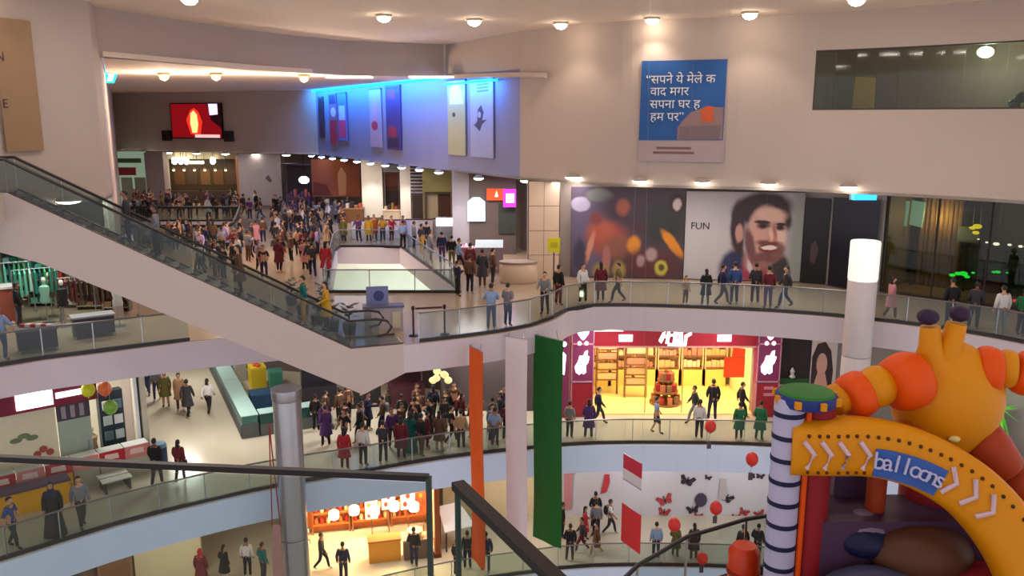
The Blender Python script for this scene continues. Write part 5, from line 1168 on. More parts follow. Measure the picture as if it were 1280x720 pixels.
banner(563,587,101,194,C(170,164,130),'pale olive banner with a small dark dot by the wall corner',[('lit_peak',[(567,112),(575,100),(583,114),(585,130),(566,130)],(206,206,190),1),('dot',ell(572,143,2,3),(60,52,56),2)])
banner(594,622,99,197,C(156,158,190),'lavender banner with a brushstroke emblem beside the olive one',[('emblem',[(599,156),(603,152),(604,136),(608,131),(611,140),(609,150),(615,149),(609,155),(606,164),(603,160)],(70,60,90),1),('emblem_centre',ell(606,143,2,4),(170,166,190),2)] + [('lettering',[(603,105+k*4),(617,104+k*4),(617,106+k*4),(603,107+k*4)],(90,110,170),1) for k in range(3)])
# screen on the back wall
q0, q1 = on_wall(226,0.3,BACKW)[0], on_wall(288,0.3,BACKW)[0]; rz = math.atan2(q1.y-q0.y,q1.x-q0.x); w = (q1-q0).length; Ym = (q0.y+q1.y)/2
zt_, zb_ = aty(256,130,Ym).z, aty(256,172,Ym).z; h = zt_-zb_
tv = thing('video_screen', 'large video screen showing a bright figure on red', 'screen', (q0.x,q0.y,zb_), rz)
MB().box(-0.1,w+0.1,0,0.2,-0.1,h+0.1).build('bezel', BLACK, tv)
f = pxmap(226,130,288,172,w,h)
for nm, pts, c, e_, ly in (('red_field',[(226,130),(288,130),(288,172),(226,172)],(150,10,24),0.5,1),('dark_area',[(272,130),(288,130),(288,160),(276,150)],(50,10,24),0.2,2),('figure_glow',[(245,150),(251,138),(256,135),(261,140),(265,152),(262,168),(250,168)],(235,50,30),1.0,3),('figure',[(251,142),(255,138),(259,143),(260,155),(258,166),(252,166),(250,154)],(255,190,120),1.4,4),('clock_window',[(274,130),(285,130),(285,143),(275,144)],(214,204,240),1.2,4),('caption',[(255,168),(286,168),(286,172),(255,172)],(240,190,190),0.8,4)):
    decal(nm, f(pts), mat('screen_%s' % nm, c, emit=e_), tv, ly)
for x in (-1.1, w+0.35):
    t = thing('loudspeaker', 'small black loudspeaker beside the video screen', 'speaker', (q0.x+math.cos(rz)*x, q0.y+math.sin(rz)*x, zb_-0.3), rz, 'loudspeakers beside the screen')
    MB().box(0,0.75,-0.2,0.25,0,0.9).build('cabinet', C(44,36,40), t); MB().lathe([(0.22,-0.02),(0.22,0.02)], n=14).build('cone', C(24,22,24), t); t.children[-1].location=(0.37,-0.22,0.4); t.children[-1].rotation_euler=(PI/2,0,0)

# ------------------------------------------------------------------ wing shop fronts on the upper gallery
def pillar(px0, px1, Y, m, label, d=1.0, extra=None):
    a, b = aty(px0,230,Y), aty(px1,230,Y); w = b.x-a.x; t = thing('square_pillar', label, 'pillar', (a.x,Y,L2))
    MB().box(0,w,0,d,0.3,ZS-L2).build('shaft', m, t); MB().box(-0.05,w+0.05,-0.05,d+0.05,0,0.3).build('base', C(110,100,98), t)
    if extra: extra(t, w)
    return t
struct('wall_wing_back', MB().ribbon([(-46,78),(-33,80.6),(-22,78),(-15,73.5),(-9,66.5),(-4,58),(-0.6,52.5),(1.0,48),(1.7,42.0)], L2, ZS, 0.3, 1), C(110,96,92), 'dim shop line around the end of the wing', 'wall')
pillar(183,206,74,C(150,136,136),'grey-brown square pillar between the green shop and the cafe')
pillar(299,352,72,C(160,150,148),'broad pale pillar between the cafe and the purple stall', 1.2, lambda t, w: decal('mark', [(w*0.62,2.6),(w*0.7,2.9),(w*0.78,2.4),(w*0.74,2.2)], C(90,80,80), t))
pillar(452,478,63,mat('white_pillar',(236,230,220),0.5),'white lit pillar beside the orange hoarding')
pillar(500,513,60,mat('white_pillar',(236,230,220),0.5),'narrow bright white pillar beside the striped panel')
pillar(565,600,47.5,C(168,162,170),'lilac-grey wall pier next to the phone shop', 0.6)
for px, Y, e_ in ((462,62,60),(505,59,60),(570,46.5,40)):
    light('pillar_wash', 'SPOT', (aty(px,210,Y).x, Y-0.3, ZS-0.3), e_*6, (1,0.95,0.88), 0.15, spot=1.5)
# green shop
t = thing('shop_bay', 'pale green shop front with a red sign at the wing corner', 'shop', (aty(134,230,76).x,76,L2))
w = aty(184,230,76).x-aty(134,230,76).x
MB().box(0,w,0,0.3,0,4.7).build('fascia', G(170,200,176,0.25), t); MB().box(0.3,w*0.75,-0.1,0,2.6,3.3).build('red_sign', C(150,50,56), t); MB().box(0.2,w*0.9,-0.08,0,3.7,4.1).build('green_band', C(70,110,80), t)
for k in range(3): MB().box(w*k/3+0.1,w*(k+1)/3-0.1,-0.03,0,0.1,2.4).build('shop_pane', C(150,160,156), t)
# cafe with globe lamps
cx0, cx1 = aty(206,230,77).x, aty(299,230,77).x
t = thing('cafe_front', 'dark cafe bay with cream header between the pillars', 'shop', (cx0,77,L2)); w = cx1-cx0
MB().box(0,w,0.9,1.0,0,4.6).build('back_wall', C(60,44,26), t); MB().box(0,w,-0.1,0.1,4.0,4.6).build('header', C(176,164,140), t); MB().box(0,w*0.98,0.0,0.6,0,1.1).build('counter', C(58,48,44), t)
MB().box(0,0.4,-0.1,0.3,1.1,4.0).build('side_frame', C(190,180,160), t)
for k in range(5): MB().box(0.6+k*1.2,1.5+k*1.2,0.85,0.9,1.6,3.0).build('menu_panel', C(*((90,60,30),(70,50,40),(100,70,40))[k%3]), t)
for k, (px, w_) in enumerate(((218,0.8),(226,0.8),(233,0.9),(266,0.9))):
    p = aty(px,201,76.5); t = thing('globe_lamp', 'round white globe lamp hanging in the cafe', 'light', tuple(p), 0, 'cafe globe lamps')
    MB().ball((0,0,0),(0.25,0.25,0.34)).build('globe', G(255,246,220,6.0), t); MB().tube([(0,0,0.3),(0,0,ZS-p.z)],0.03,5).build('cord', BLACK, t)
p = aty(246,203,76.5); t = thing('tube_lamp', 'short white tube lamp between the cafe globes', 'light', tuple(p)); MB().box(-0.6,0.6,-0.1,0.1,-0.12,0.12).build('tube', G(255,250,226,5.0), t); MB().tube([(0,0,0.1),(0,0,ZS-p.z)],0.03,5).build('cord', BLACK, t)
for k in range(6):
    p = aty(217+k*13,212,75.2); t = thing('pendant_lamp', 'tiny pendant lamp in the cafe row', 'light', tuple(p), 0, 'cafe pendant lamps')
    MB().lathe([(0.04,0.16),(0.16,0.0)], n=10).build('shade', C(150,130,100), t); MB().ball((0,0,-0.04),0.11,8,6).build('bulb', G(255,226,180,3.0), t); MB().tube([(0,0,0.15),(0,0,ZS-p.z)],0.02,4).build('cord', BLACK, t)
light('cafe_light', 'AREA', ((cx0+cx1)/2,76.2,14.8), 160, (1,0.8,0.55), 6, 1)
t = tag(MB().box(0,1.0,0,0.2,0,4.4).build('wood_panel', C(186,130,96)), 'tan wooden panel between the cafe and the broad pillar', 'panel'); t.location = (aty(296,230,74).x,74,L2)
# purple stall, orange hoarding
t = thing('market_stall', 'dark purple stall under a white lamp before the orange hoarding', 'stall', (aty(356,250,70).x,70,L2)); w = aty(392,250,70).x-aty(356,250,70).x
MB().box(0,w,0,1.2,0,1.2).build('counter', C(86,56,76), t); MB().box(0,w,1.1,1.2,1.2,3.8).build('back_panel', C(40,30,42), t)
for x in (0.05,w-0.05): MB().box(x-0.05,x+0.05,0,0.1,1.2,3.8).build('post', C(60,50,60), t)
MB().box(-0.1,w+0.1,-0.2,1.3,3.8,3.95).build('canopy', C(50,36,50), t)
for k in range(7): MB().box(0.1+k*0.3,0.32+k*0.3,0.2,0.6,1.2,1.2+0.2*(1+k%3)).build('goods', C(*((130,70,100),(90,60,120),(170,90,90))[k%3]), t)
p = aty(380,225,68.5); t = thing('globe_lamp', 'bright oval white lamp hanging over the purple stall', 'light', tuple(p)); MB().ball((0,0,0),(0.42,0.3,0.3)).build('globe', G(255,244,236,6.0), t); MB().tube([(0,0,0.25),(0,0,ZS-p.z)],0.03,5).build('cord', BLACK, t)
t = thing('hoarding', 'orange-brown printed hoarding beside the white lit pillar', 'poster', (aty(390,230,68).x,68,L2+1.4)); w = aty(450,230,68).x-aty(390,230,68).x
MB().box(0,w,0,0.15,0,3.0).build('board', mat('orange_print',(150,78,50),0.6,noise=0.35,scale=0.8), t)
for x in (0.1,w-0.2): MB().box(x,x+0.12,0.02,0.12,-1.4,0).build('post', C(80,60,50), t)
decal('figure_print', [(w*0.55,0.1),(w*0.7,0.1),(w*0.72,1.8),(w*0.62,2.4),(w*0.54,1.8)], C(196,140,110), t); decal('dark_print', [(0.1,0.1),(w*0.4,0.1),(w*0.3,1.0),(0.1,1.2)], C(110,46,40), t)
# cream stall shelving below the hoarding, brown shop between the pillars
for k, (px0,px1,Y,c,l) in enumerate(((395,420,64,(150,140,136),'pale cloth-covered counter before the orange hoarding'),(424,452,62,(130,84,46),'brown goods counter beside the white lit pillar'),(478,500,61,(206,190,170),'cream goods counter between the white pillars'))):
    a, b = aty(px0,250,Y), aty(px1,250,Y); t = thing('goods_counter', l, 'counter', (a.x,Y,L2)); w = b.x-a.x
    MB().box(0,w,0,0.9,0,1.0).build('body', C(*c), t); MB().box(-0.05,w+0.05,-0.05,0.95,1.0,1.08).build('top', C(*[min(255,v+25) for v in c]), t)
    for j in range(5): MB().box(0.1+j*w/5.2,0.1+j*w/5.2+w/7,0.2,0.6,1.08,1.3+0.12*(j%3)).build('goods', C(*((170,80,60),(90,50,40),(206,190,170),(60,40,44),(150,110,60))[(j+k)%5]), t)
t = thing('shop_bay', 'brown panelled shop front between the two white pillars', 'shop', (aty(477,230,64).x,64,L2)); w = aty(502,230,64).x-aty(477,230,64).x
MB().box(0,w,0,0.2,0,4.55).build('wall_panel', C(84,48,36), t); MB().box(0.2,w-0.2,-0.05,0,2.6,3.9).build('sign_panel', C(110,56,44), t); MB().box(0.3,w-0.3,-0.05,0,0.2,2.2).build('doorway', C(50,36,36), t)
# striped panels
for px0, px1, Y, l, n in ((513,535,59.5,'black and white striped panel beside the narrow pillar',9),(479,499,62.4,'faint striped louvre panel above the brown shop',4)):
    a, b = aty(px0,225,Y), aty(px1,225,Y); w = b.x-a.x; z0_ = aty(px0,244 if n > 5 else 216,Y).z; z1_ = aty(px0,206,Y).z
    t = thing('louvre_panel', l, 'panel', (a.x,Y,z0_)); h = z1_-z0_
    MB().box(0,w,0.06,0.14,0,h).build('backing', C(196,190,196), t)
    for k in range(n): MB().box(0,w,0,0.06,h*(k+0.1)/n,h*(k+0.6)/n).build('slat', C(46,36,50), t)
    for x in (0.05,w-0.1): MB().box(x,x+0.06,0.14,0.2,L2-z0_,h).build('support', C(90,84,90), t)
# olive panel and doorway
t = thing('shop_bay', 'olive header over a pale doorway at the side of the wing', 'shop', (aty(528,230,55).x,55,L2)); w = aty(566,230,55).x-aty(528,230,55).x
MB().box(0,w,0,0.2,2.9,4.6).build('header', C(166,160,110), t); MB().box(0.2,w*0.48,0.3,0.4,0,2.8).build('pale_panel', C(206,194,170), t); MB().box(w*0.5,w,0.3,0.4,0,2.8).build('brown_panel', C(90,60,50), t); MB().box(0,w,0.05,0.15,2.75,2.9).build('header_edge', C(90,84,60), t)
for x in (0,w-0.15): MB().box(x,x+0.15,0,0.3,0,2.9).build('jamb', C(150,140,110), t)
# bright white counter light and long white kiosk
t = thing('lit_counter', 'small counter with a brilliantly lit white front at the wing side', 'counter', (aty(545,268,50).x,50,L2)); w = aty(567,268,50).x-aty(545,268,50).x
MB().box(0,w,0,0.6,0,1.3).build('body', C(150,150,156), t); MB().box(0,w,-0.04,0,1.3,1.75).build('lit_front', G(255,244,250,3.5), t); MB().box(0,w,0,0.6,1.3,1.78).build('hood', C(170,160,160), t)
for k in range(4):
    px0 = 440+k*34; a, b = at(px0,299-k*1.0,L2), at(px0+33,299-k*1.0,L2); w = b.x-a.x
    t = thing('white_partition', 'low white partition panel behind the floor opening', 'partition', (a.x,a.y,L2), 0, 'low white partitions')
    MB().box(0,w,0,0.12,0,1.15).build('panel', mat('partition_white',(226,220,236),0.5), t); MB().box(-0.02,w+0.02,-0.03,0.15,1.15,1.22).build('cap', C(90,70,84), t); 
    for x in (0.05,w-0.1): MB().box(x,x+0.06,-0.1,0.22,0,0.06).build('foot', STEEL, t)
# phone shop with orange and magenta signs
t = thing('shop_bay', 'bright phone shop bay with pale lit back panel', 'shop', (aty(572,260,46.5).x,46.5,L2)); w = aty(645,260,46.5).x-aty(572,260,46.5).x
MB().box(0.6,w,0.9,1.0,0,4.6).build('back_wall', C(96,84,80), t); MB().plate([(0.5,1.9),(1.5,1.9),(1.5,3.0),(1.2,3.25),(0.8,3.25),(0.5,3.0)],0.75,0.85).build('lit_panel', G(180,214,226,0.8), t); MB().box(w*0.7,w,0.8,0.9,1.2,2.9).build('dark_poster', C(52,60,52), t)
MB().plate([(1.6,3.1),(2.6,3.1),(2.6,3.75),(1.6,3.75)],0.6,0.7).build('orange_sign', G(206,72,24,0.5), t); MB().plate([(2.05,3.3),(2.15,3.65),(2.25,3.3)],0.55,0.6).build('orange_sign_mark', G(255,230,200,1.2), t)
MB().box(w*0.78,w*1.0,0.3,0.4,2.75,3.75).build('magenta_sign', G(206,40,206,1.0), t); MB().box(w*0.83,w*0.97,0.26,0.3,3.0,3.5).build('magenta_sign_face', G(255,206,255,2.0), t)
for k in range(3):
    p = at(596+k*18,318-k*2,L2); t = thing('phone_counter', 'glass-topped phone counter with pink glow and small handsets', 'counter', (p.x-0.9,p.y-3.4-0.8*k,L2), 0, 'phone counters')
    MB().box(0,0.72,0,0.5,0,0.9).build('body', C(150,110,116), t); MB().box(-0.02,0.74,-0.02,0.52,0.9,0.96).build('top', G(236,190,206,0.25), t)
    for j in range(5): MB().box(0.05+j*0.13,0.13+j*0.13,0.1,0.4,0.96,1.0+0.06*(j%2)).build('handset', C(*((230,226,236),(60,60,70),(190,80,110))[(j+k)%3]), t)
p = at(640,338,L2); t = thing('display_case', 'lilac-fronted glass display case beside the clad pillar', 'case', (p.x-0.95,p.y-0.5,L2))
MB().box(-0.9,0.5,0,0.7,0,1.25).build('body', C(140,122,134), t); MB().add([(-0.9,0,1.25),(0.5,0,1.25),(0.5,0.7,1.55),(-0.9,0.7,1.55)],[(0,1,2,3)]).build('sloped_top', C(190,206,206), t)
for x, e_ in ((-2.2,130),(0.2,110)): light('phone_shop_light', 'AREA', (x,44.6,15.3), e_, (1,0.9,0.92), 1.6)
light('wing_light', 'AREA', (-14,46,15.6), 200, (1,0.9,0.82), 5); light('wing_light_far', 'AREA', (-25,68,15.6), 170, (1,0.88,0.76), 6); light('wing_light_mid', 'AREA', (-11,58,15.6), 180, (1,0.9,0.82), 4)
# storey under the floor opening: bright white hall
struct('wall_hall', MB().ribbon([(-30,66),(-2,60),(4,50)], L1, L2-0.95, 0.3, 1), C(230,230,224), 'white hall wall seen through the floor opening', 'wall')
light('hall_light', 'AREA', (-9,52,L2-1.3), 2200, (0.95,1,0.95), 5)

# ------------------------------------------------------------------ landing furniture
def stanchion(px, py, label):
    p = at(px,py,L2); t = thing('queue_post', label, 'barrier', tuple(p), 0, 'queue posts on the landing')
    MB().lathe([(0.17,0),(0.17,0.03),(0.05,0.06)], n=14).build('base', C(40,30,34), t); MB().tube([(0,0,0.05),(0,0,0.98)],0.035,8).build('post', C(44,34,40), t); MB().lathe([(0.06,0.96),(0.06,1.08),(0.03,1.1)], n=10).build('head', C(40,20,26), t)
    return p
a = stanchion(517,420,'dark queue post with belt on the landing'); b = stanchion(556,418,'dark queue post with belt on the landing')
tag(MB().bar((a.x+0.08,a.y,L2+1.0),(b.x-0.08,b.y,L2+1.0),0.02,0.07).build('queue_belt', C(70,30,38)), 'maroon belt stretched between the two queue posts', 'barrier')
p = at(474,424,L2); t = thing('info_desk', 'small white information desk behind the escalator foot', 'desk', (p.x,p.y+1.2,L2), 0.2)
MB().box(-0.7,0.7,0,0.5,0,0.85).build('body', C(180,168,176), t); MB().box(-0.75,0.75,-0.05,0.55,0.85,0.92).build('top', C(96,96,126), t); MB().box(-0.6,0.2,0.3,0.34,0.92,1.6).build('poster_panel', C(120,124,170), t); decal('print', ell(-0.15,1.25,0.2,0.2,10), C(60,66,120), t, 1, 0.3); MB().box(0.3,0.6,-0.06,-0.05,0.1,0.7).build('notice', C(200,190,170), t)
for k, (px, py) in enumerate(((384,420),(404,428),(426,432),(366,405),(392,400),(352,392))):
    p = at(px,py,L2); t = thing('potted_plant', 'dark green bushy plant in a black pot behind the escalator foot', 'plant', (p.x,p.y+1.6,L2), k, 'plants at the escalator foot')
    MB().lathe([(0.2,0),(0.26,0.4),(0.24,0.42)], n=12).build('pot', C(36,32,34), t); MB().tube([(0,0,0.3),(0,0,0.7)],0.03,5).build('stem', C(60,50,36), t)
    for j in range(30):
        a_ = j*2.4; r_ = 0.06+0.16*((j*7)%5)/5; q = Vector((math.cos(a_)*r_, math.sin(a_)*r_, 0.6+0.5*((j*3)%7)/7)); d_ = Vector((math.cos(a_),math.sin(a_),0.4)); s_ = Vector((-math.sin(a_),math.cos(a_),0))*0.09
        MB().add([q, q+d_*0.1+s_, q+d_*0.24, q+d_*0.1-s_],[(0,1,2,3)]).build('leaf', C(*((34,62,40),(38,66,46),(28,48,36))[j%3]), t)
p = at(694,372,L2); t = thing('sign_stand', 'bright yellow square sign on a slim pole by the clad pillar', 'sign', (p.x,p.y+1.5,L2))
MB().lathe([(0.2,0),(0.2,0.04)], n=12).build('base', C(50,44,44), t); MB().tube([(0,0,0.04),(0,0,1.95)],0.03,6).build('pole', C(60,54,54), t); MB().box(-0.27,0.27,-0.04,0.02,1.75,2.4).build('plate', C(214,204,20), t); decal('print', [(-0.15,1.95),(0.15,1.95),(0.15,2.2),(-0.15,2.2)], C(190,176,20), t, 1, -0.04)
# ------------------------------------------------------------------ inflatable castle on the near gallery
def vin(name, c, r=0.5): return mat('vinyl_'+name, c, r, noise=0.04, spec=0.25)
VY, VO, VN, VW, VG, VR, VB, VP = vin('yellow',(212,136,0)), vin('orange',(222,80,2)), vin('navy',(24,26,62)), vin('lavender',(176,172,204)), vin('green',(38,112,40)), vin('red',(140,30,40)), vin('blue',(56,92,170)), vin('purple',(72,48,74))
VD = vin('plum',(48,28,58))
ic = thing('inflatable_castle', 'big yellow inflatable play castle with arch, striped tower and horned figure', 'inflatable', (5.2,10.6,L2))
def A3(px, py, Y): return aty(px, py, Y)
# striped tower
tx, TY = A3(981,600,11.3).x, 11.3; ztop = A3(1010,492,TY).z; cx = A3(1010,492,TY).x
tw = MB().lathe([(0.2,L2),(0.215,L2+0.05),(0.215,ztop-0.1),(0.2,ztop-0.05)], (tx,TY,0), 22).build('tower', VW, ic, True)
z_ = ztop-0.28
while z_ > L2+0.2:
    MB().lathe([(0.2,z_-0.045),(0.226,z_-0.03),(0.226,z_+0.03),(0.2,z_+0.045)], (tx,TY,0), 22).build('stripe', VN, tw, True); z_ -= 0.335
MB().lathe([(0.24,L2),(0.25,L2+0.05),(0.25,ztop-0.08)], (tx+0.44,TY+0.12,0), 20).build('red_column', VR, tw, True)
MB().tube([(tx+0.235,TY-0.12,L2),(tx+0.235,TY-0.12,ztop-0.1)], 0.042, 8).build('orange_seam', VO, tw, True)
MB().lathe([(0.4,ztop-0.16),(0.425,ztop-0.1),(0.425,ztop-0.03),(0.4,ztop)], (cx,TY+0.05,0), 28).build('cap_rim', vin('rim_blue',(34,52,120)), tw, True)
MB().lathe([(0.4,ztop-0.02),(0.36,ztop+0.03),(0.2,ztop+0.055),(0.01,ztop+0.06)], (cx,TY+0.05,0), 28).build('cap_top', VG, tw, True)
for k in range(8): MB().cbox(cx+0.43*math.cos(k*PI/4+0.2), TY+0.05+0.43*math.sin(k*PI/4+0.2), ztop-0.07, 0.08,0.08,0.1).build('rim_patch', VY, tw, True)
# arch
AP = [(985,556,11.3),(1030,557,11.25),(1075,557,11.2),(1120,565,11.1),(1165,583,11.0),(1210,612,10.8),(1250,655,10.6),(1280,705,10.4),(1302,765,10.2),(1312,850,10.1),(1316,962,10.0)]
def cr(P, n):
    P = [Vector(p) for p in P]; out = []
    for i in range(len(P)-1):
        a, b, c, d = P[max(i-1,0)], P[i], P[i+1], P[min(i+2,len(P)-1)]
        for k in range(n):
            t = k/n; out.append(0.5*((2*b)+(c-a)*t+(2*a-5*b+4*c-d)*t*t+(3*b-a-3*c+d)*t**3))
    return out+[P[-1]]
PA = cr([A3(*p) for p in AP], 6)
for p in PA: p.z = max(p.z, L2+0.02)
def fr(i):
    t = (PA[min(i+1,len(PA)-1)]-PA[max(i-1,0)]).normalized(); n = Vector((0.05,-1,0.12)); n = (n-t*n.dot(t)).normalized(); return PA[i], t, n, n.cross(t)
def surf(i, v, out=0.0):                        # point on the front skin of the arch: v across the band
    j = int(i); fa = i-j; p, t, n, b = fr(j)
    if b.z < 0 and j < 30: b = -b
    if fa and j+1 < len(PA): p = p.lerp(PA[j+1], fa)
    s_ = min(1.0, abs(v))**(1/0.6); return p + b*v*0.41 + n*(0.3*max(0.0, 1-s_*s_)**0.3+out), t, n, b
m = MB(); m.sm = True; vs = []; NS = 16
for i in range(len(PA)):
    p, t, n, b = fr(i)
    for k in range(NS):
        c_, s_ = math.cos(2*PI*k/NS), math.sin(2*PI*k/NS)
        vs.append(p + b*(0.41*math.copysign(abs(s_)**0.6, s_)) + n*(0.3*math.copysign(abs(c_)**0.6, c_)))
m.add(vs, [(i*NS+k,i*NS+(k+1)%NS,(i+1)*NS+(k+1)%NS,(i+1)*NS+k) for i in range(len(PA)-1) for k in range(NS)]+[tuple(range(NS)), tuple(range((len(PA)-1)*NS,len(PA)*NS))])
ar = m.build('arch', VY, ic, True)
def proj_px(p):
    d = p-Vector((0,0,EYE)); f_ = d.y*CS-d.z*SN; return 640+FPX*d.x/f_
def i_at(px):
    return min((i/4 for i in range(0,(len(PA)-1)*4)), key=lambda i: abs(proj_px(surf(i,0)[0])-px) if i < 44 else 1e9)
DOT = vin('dot_brown',(84,42,12))
for px in range(1012,1275,12):
    i = i_at(px); q = surf(i,0.5)[0]; MB().ball(q,0.028,7,5).build('dot', DOT if px < 1230 else C(30,34,30), ar, True)
for px in range(1012,1092,12): MB().ball(surf(i_at(px),-0.78)[0],0.026,7,5).build('dot', DOT, ar, True)
CHV = vin('chevron_white',(206,178,190))
for px in (1010,1032,1054,1080,1190,1216,1238):
    i0, i1 = i_at(px-5), i_at(px+7); a = surf(i0,0.32,0.02)[0]; b = surf(i1,-0.12,0.02)[0]; c = surf(i_at(px-1),-0.62,0.02)[0]
    MB().tube([a,b,c],0.036,7).build('chevron', CHV, ar, True)
# blue word plaque along the arch
ia, ib = i_at(1094), i_at(1184); n_ = 14; m = MB(); vs = []
for k in range(n_+1):
    i = ia+(ib-ia)*k/n_
    for v, o in ((0.12,0.02),(-0.85,0.04),(-0.85,-0.06),(0.12,-0.06)): vs.append(surf(i,v,o+0.03*math.sin(PI*k/n_))[0])
m.add(vs,[(4*k+j,4*k+(j+1)%4,4*k+4+(j+1)%4,4*k+4+j) for k in range(n_) for j in range(4)]+[(3,2,1,0),tuple(4*n_+j for j in range(4))]); wp = m.build('word_plaque', VB, ar, True)
LET = vin('letter_pale',(176,176,210))
root_off = ic.location
for k, chx in enumerate('balloons'):
    i = ia+(ib-ia)*(k+0.5)/8; p, t, n, b = surf(i,-0.28,0.05)
    o = text_mesh('letter', chx, 0.34, LET, ar, (0,0,0), 0.02)
    X = t if t.x > 0 else -t; Zn = n; Y_ = Zn.cross(X)
    if Y_.z < 0: Zn = -Zn; Y_ = Zn.cross(X)
    M4 = Matrix(((X.x,Y_.x,Zn.x,0),(X.y,Y_.y,Zn.y,0),(X.z,Y_.z,Zn.z,0),(0,0,0,1)))
    o.matrix_local = Matrix.Translation(p-root_off) @ M4
# inside of the castle under the arch
def colm(px, Y, r, m_, name, ytop, par):
    p = A3(px,ytop,Y); return MB().lathe([(r,L2),(r,p.z-r*0.4),(r*0.6,p.z),(0.01,p.z+0.02)], (p.x,Y,0), 14).build(name, m_, par, True)
inn = MB().box(A3(1036,650,12.1).x, A3(1092,650,12.1).x, 12.0,12.25, L2, A3(1060,592,12.1).z).build('back_wall', VP, ic, True)
colm(1010,11.75,0.09,VG,'green_post',590,inn); colm(1027,11.8,0.1,vin('deep_blue',(22,34,74)),'blue_post',590,inn)
for k in range(2): MB().ball(A3(1006,618+k*18,11.65),0.045,8,6).build('stud', C(200,150,120), inn, True)
colm(1098,11.6,0.14,vin('rust',(150,54,20)),'orange_post',585,inn); colm(1188,11.9,0.22,vin('maroon',(84,26,36)),'maroon_post',600,inn)
sl_ = MB().ball(A3(1078,672,11.4),(0.42,0.4,0.26),16,10).build('seat_cushion', VN, ic, True)
MB().ball(A3(1078,655,11.5),(0.44,0.35,0.2),16,10).build('seat_rim', vin('grey',(118,104,122)), sl_, True)
MB().ball(A3(1150,690,11.2),(0.75,0.5,0.42),16,10).build('slide_bump', vin('brown',(86,52,36)), sl_, True)
MB().ball(A3(1090,745,10.8),(0.8,0.5,0.4),16,10).build('slide_bump', vin('slate',(70,72,100)), sl_, True)
MB().ball(A3(1230,745,10.9),(0.9,0.6,0.45),16,10).build('slide_bump', VR, sl_, True)
MB().box(3.9,8.2,9.6,12.2,L2,L2+0.35).build('floor_cushion', VR, ic, True)
MB().box(4.3,7.6,11.2,12.1,L2+0.3,L2+1.9).build('inner_block', VP, ic, True)
# horned figure with outstretched segmented arms
FY = 12.0; bc = A3(1184,500,FY); u = 1/87.0
def bulge(p): p.x *= 1+0.12*math.cos(p.z*2.2); return p
fg = MB().ball(bc,(64*u,0.6,80*u),22,16,bulge).build('figure_body', VY, ic, True)
for (a, b, tip) in (((1163,462),(1163,408),(1160,396)),((1180,460),(1196,404),(1200,392))):
    MB().tube([A3(a[0],a[1],FY-0.1), A3((a[0]+b[0])/2,(a[1]+b[1])/2,FY-0.15), A3(b[0],b[1],FY-0.15)],[0.3,0.17,0.14],14).build('horn', VY, fg, True)
    q = A3(tip[0],tip[1],FY-0.15); MB().ball(q,(0.155,0.155,0.12),12,8).build('horn_tip', VD, fg, True)
def ring(pts, r0, r1, m_, name):
    a, b = Vector(pts[0]), Vector(pts[1]); P = [a.lerp(b,t) for t in (0,.08,.25,.5,.75,.92,1)]
    MB().tube(P,[r0*.75,r0*.92,r0,(r0+r1)/2*1.05,r1,r1*.92,r1*.75],16).build(name, m_, fg, True)
for seg in (((1150,470),(1112,484),.42,.40,VO),((1108,478),(1080,490),.30,.29,VY),((1084,486),(1056,502),.34,.33,VO),((1054,494),(1040,506),.24,.22,VY)):
    ring((A3(*seg[0],FY-0.2),A3(*seg[1],FY-0.35)),seg[2],seg[3],seg[4],'arm_segment')
for seg in (((1220,462),(1252,464),.36,.34,VO),((1248,460),(1272,462),.28,.27,VY),((1268,462),(1300,472),.33,.32,VO),((1298,470),(1330,484),.27,.25,VY)):
    ring((A3(*seg[0],FY-0.1),A3(*seg[1],FY-0.2)),seg[2],seg[3],seg[4],'arm_segment')
for seg in (((1160,535),(1110,556),.3,.24,vin('dull_orange',(176,92,20))),((1215,540),(1262,590),.36,.3,vin('burnt_orange',(160,56,14))),((1262,590),(1300,640),.3,.3,vin('burnt_orange',(160,56,14))),((1110,556),(1070,560),.22,.2,VO)):
    ring((A3(*seg[0],FY-0.1),A3(*seg[1],FY-0.3)),seg[2],seg[3],seg[4],'leg_segment')
MB().lathe([(0.5,L2+1.8),(0.5,bc.z-0.5)], (bc.x,FY+0.1,0), 16).build('support_column', VR, fg, True)
MB().ball(A3(1193,549,FY-0.55),(0.09,0.05,0.05),8,6).build('valve', C(214,196,120), fg, True)
# ------------------------------------------------------------------ visitors
R_, L_, F_, B_ = PI/2, -PI/2, 0.0, PI
G2 = 'on the poster gallery'
pp(728,380,L2,'shirt_long','white','black','relax',0.6,where='before the dark mural')
pp(742,378,L2,'kurta','maroon','black','stand',B_,1.0,'long',where='before the dark mural')
pp(772,379,L2,'shirt_short','olive','black','walk',L_,where='before the dark mural')
pp(698,382,L2,'shirt_long','black','maroon','stand',2.4,where='under the yellow sign')
pp(706,396,L2,'shirt_long','grey','navy','lean',-0.3,where='at the landing bend')
pp(862,386,L2,'shirt_short','tan','brown','stand',0.4,0.72,where='beside the FUN poster')
pp(881,386,L2,'kurta','black','olive','relax',B_,0.9,'long',where='below the FUN poster')
pp(900,386,L2,'shirt_long','navy','charcoal','walk',R_,1.0,where='below the FUN poster')
pp(917,380,L2,'shirt_long','blue','navy','stand',B_,1.04,where='below the FUN poster')
pp(935,381,L2,'shirt_long','charcoal','black','carry',B_,1.02,where='below the FUN poster')
pp(956,386,L2,'shirt_long','maroon','purple','stand',B_,1.03,where='below the FUN poster')
pp(977,388,L2,'shirt_long','charcoal','navy','walk',L_,1.02,where='below the FUN poster')
pp(1108,400,L2,'kurta','pink','brown','stroll',R_,0.97,'long',where='beside the glowing column')
pp(1186,408,L2,'shirt_long','black','black','stand',B_,1.08,where='before the games shop')
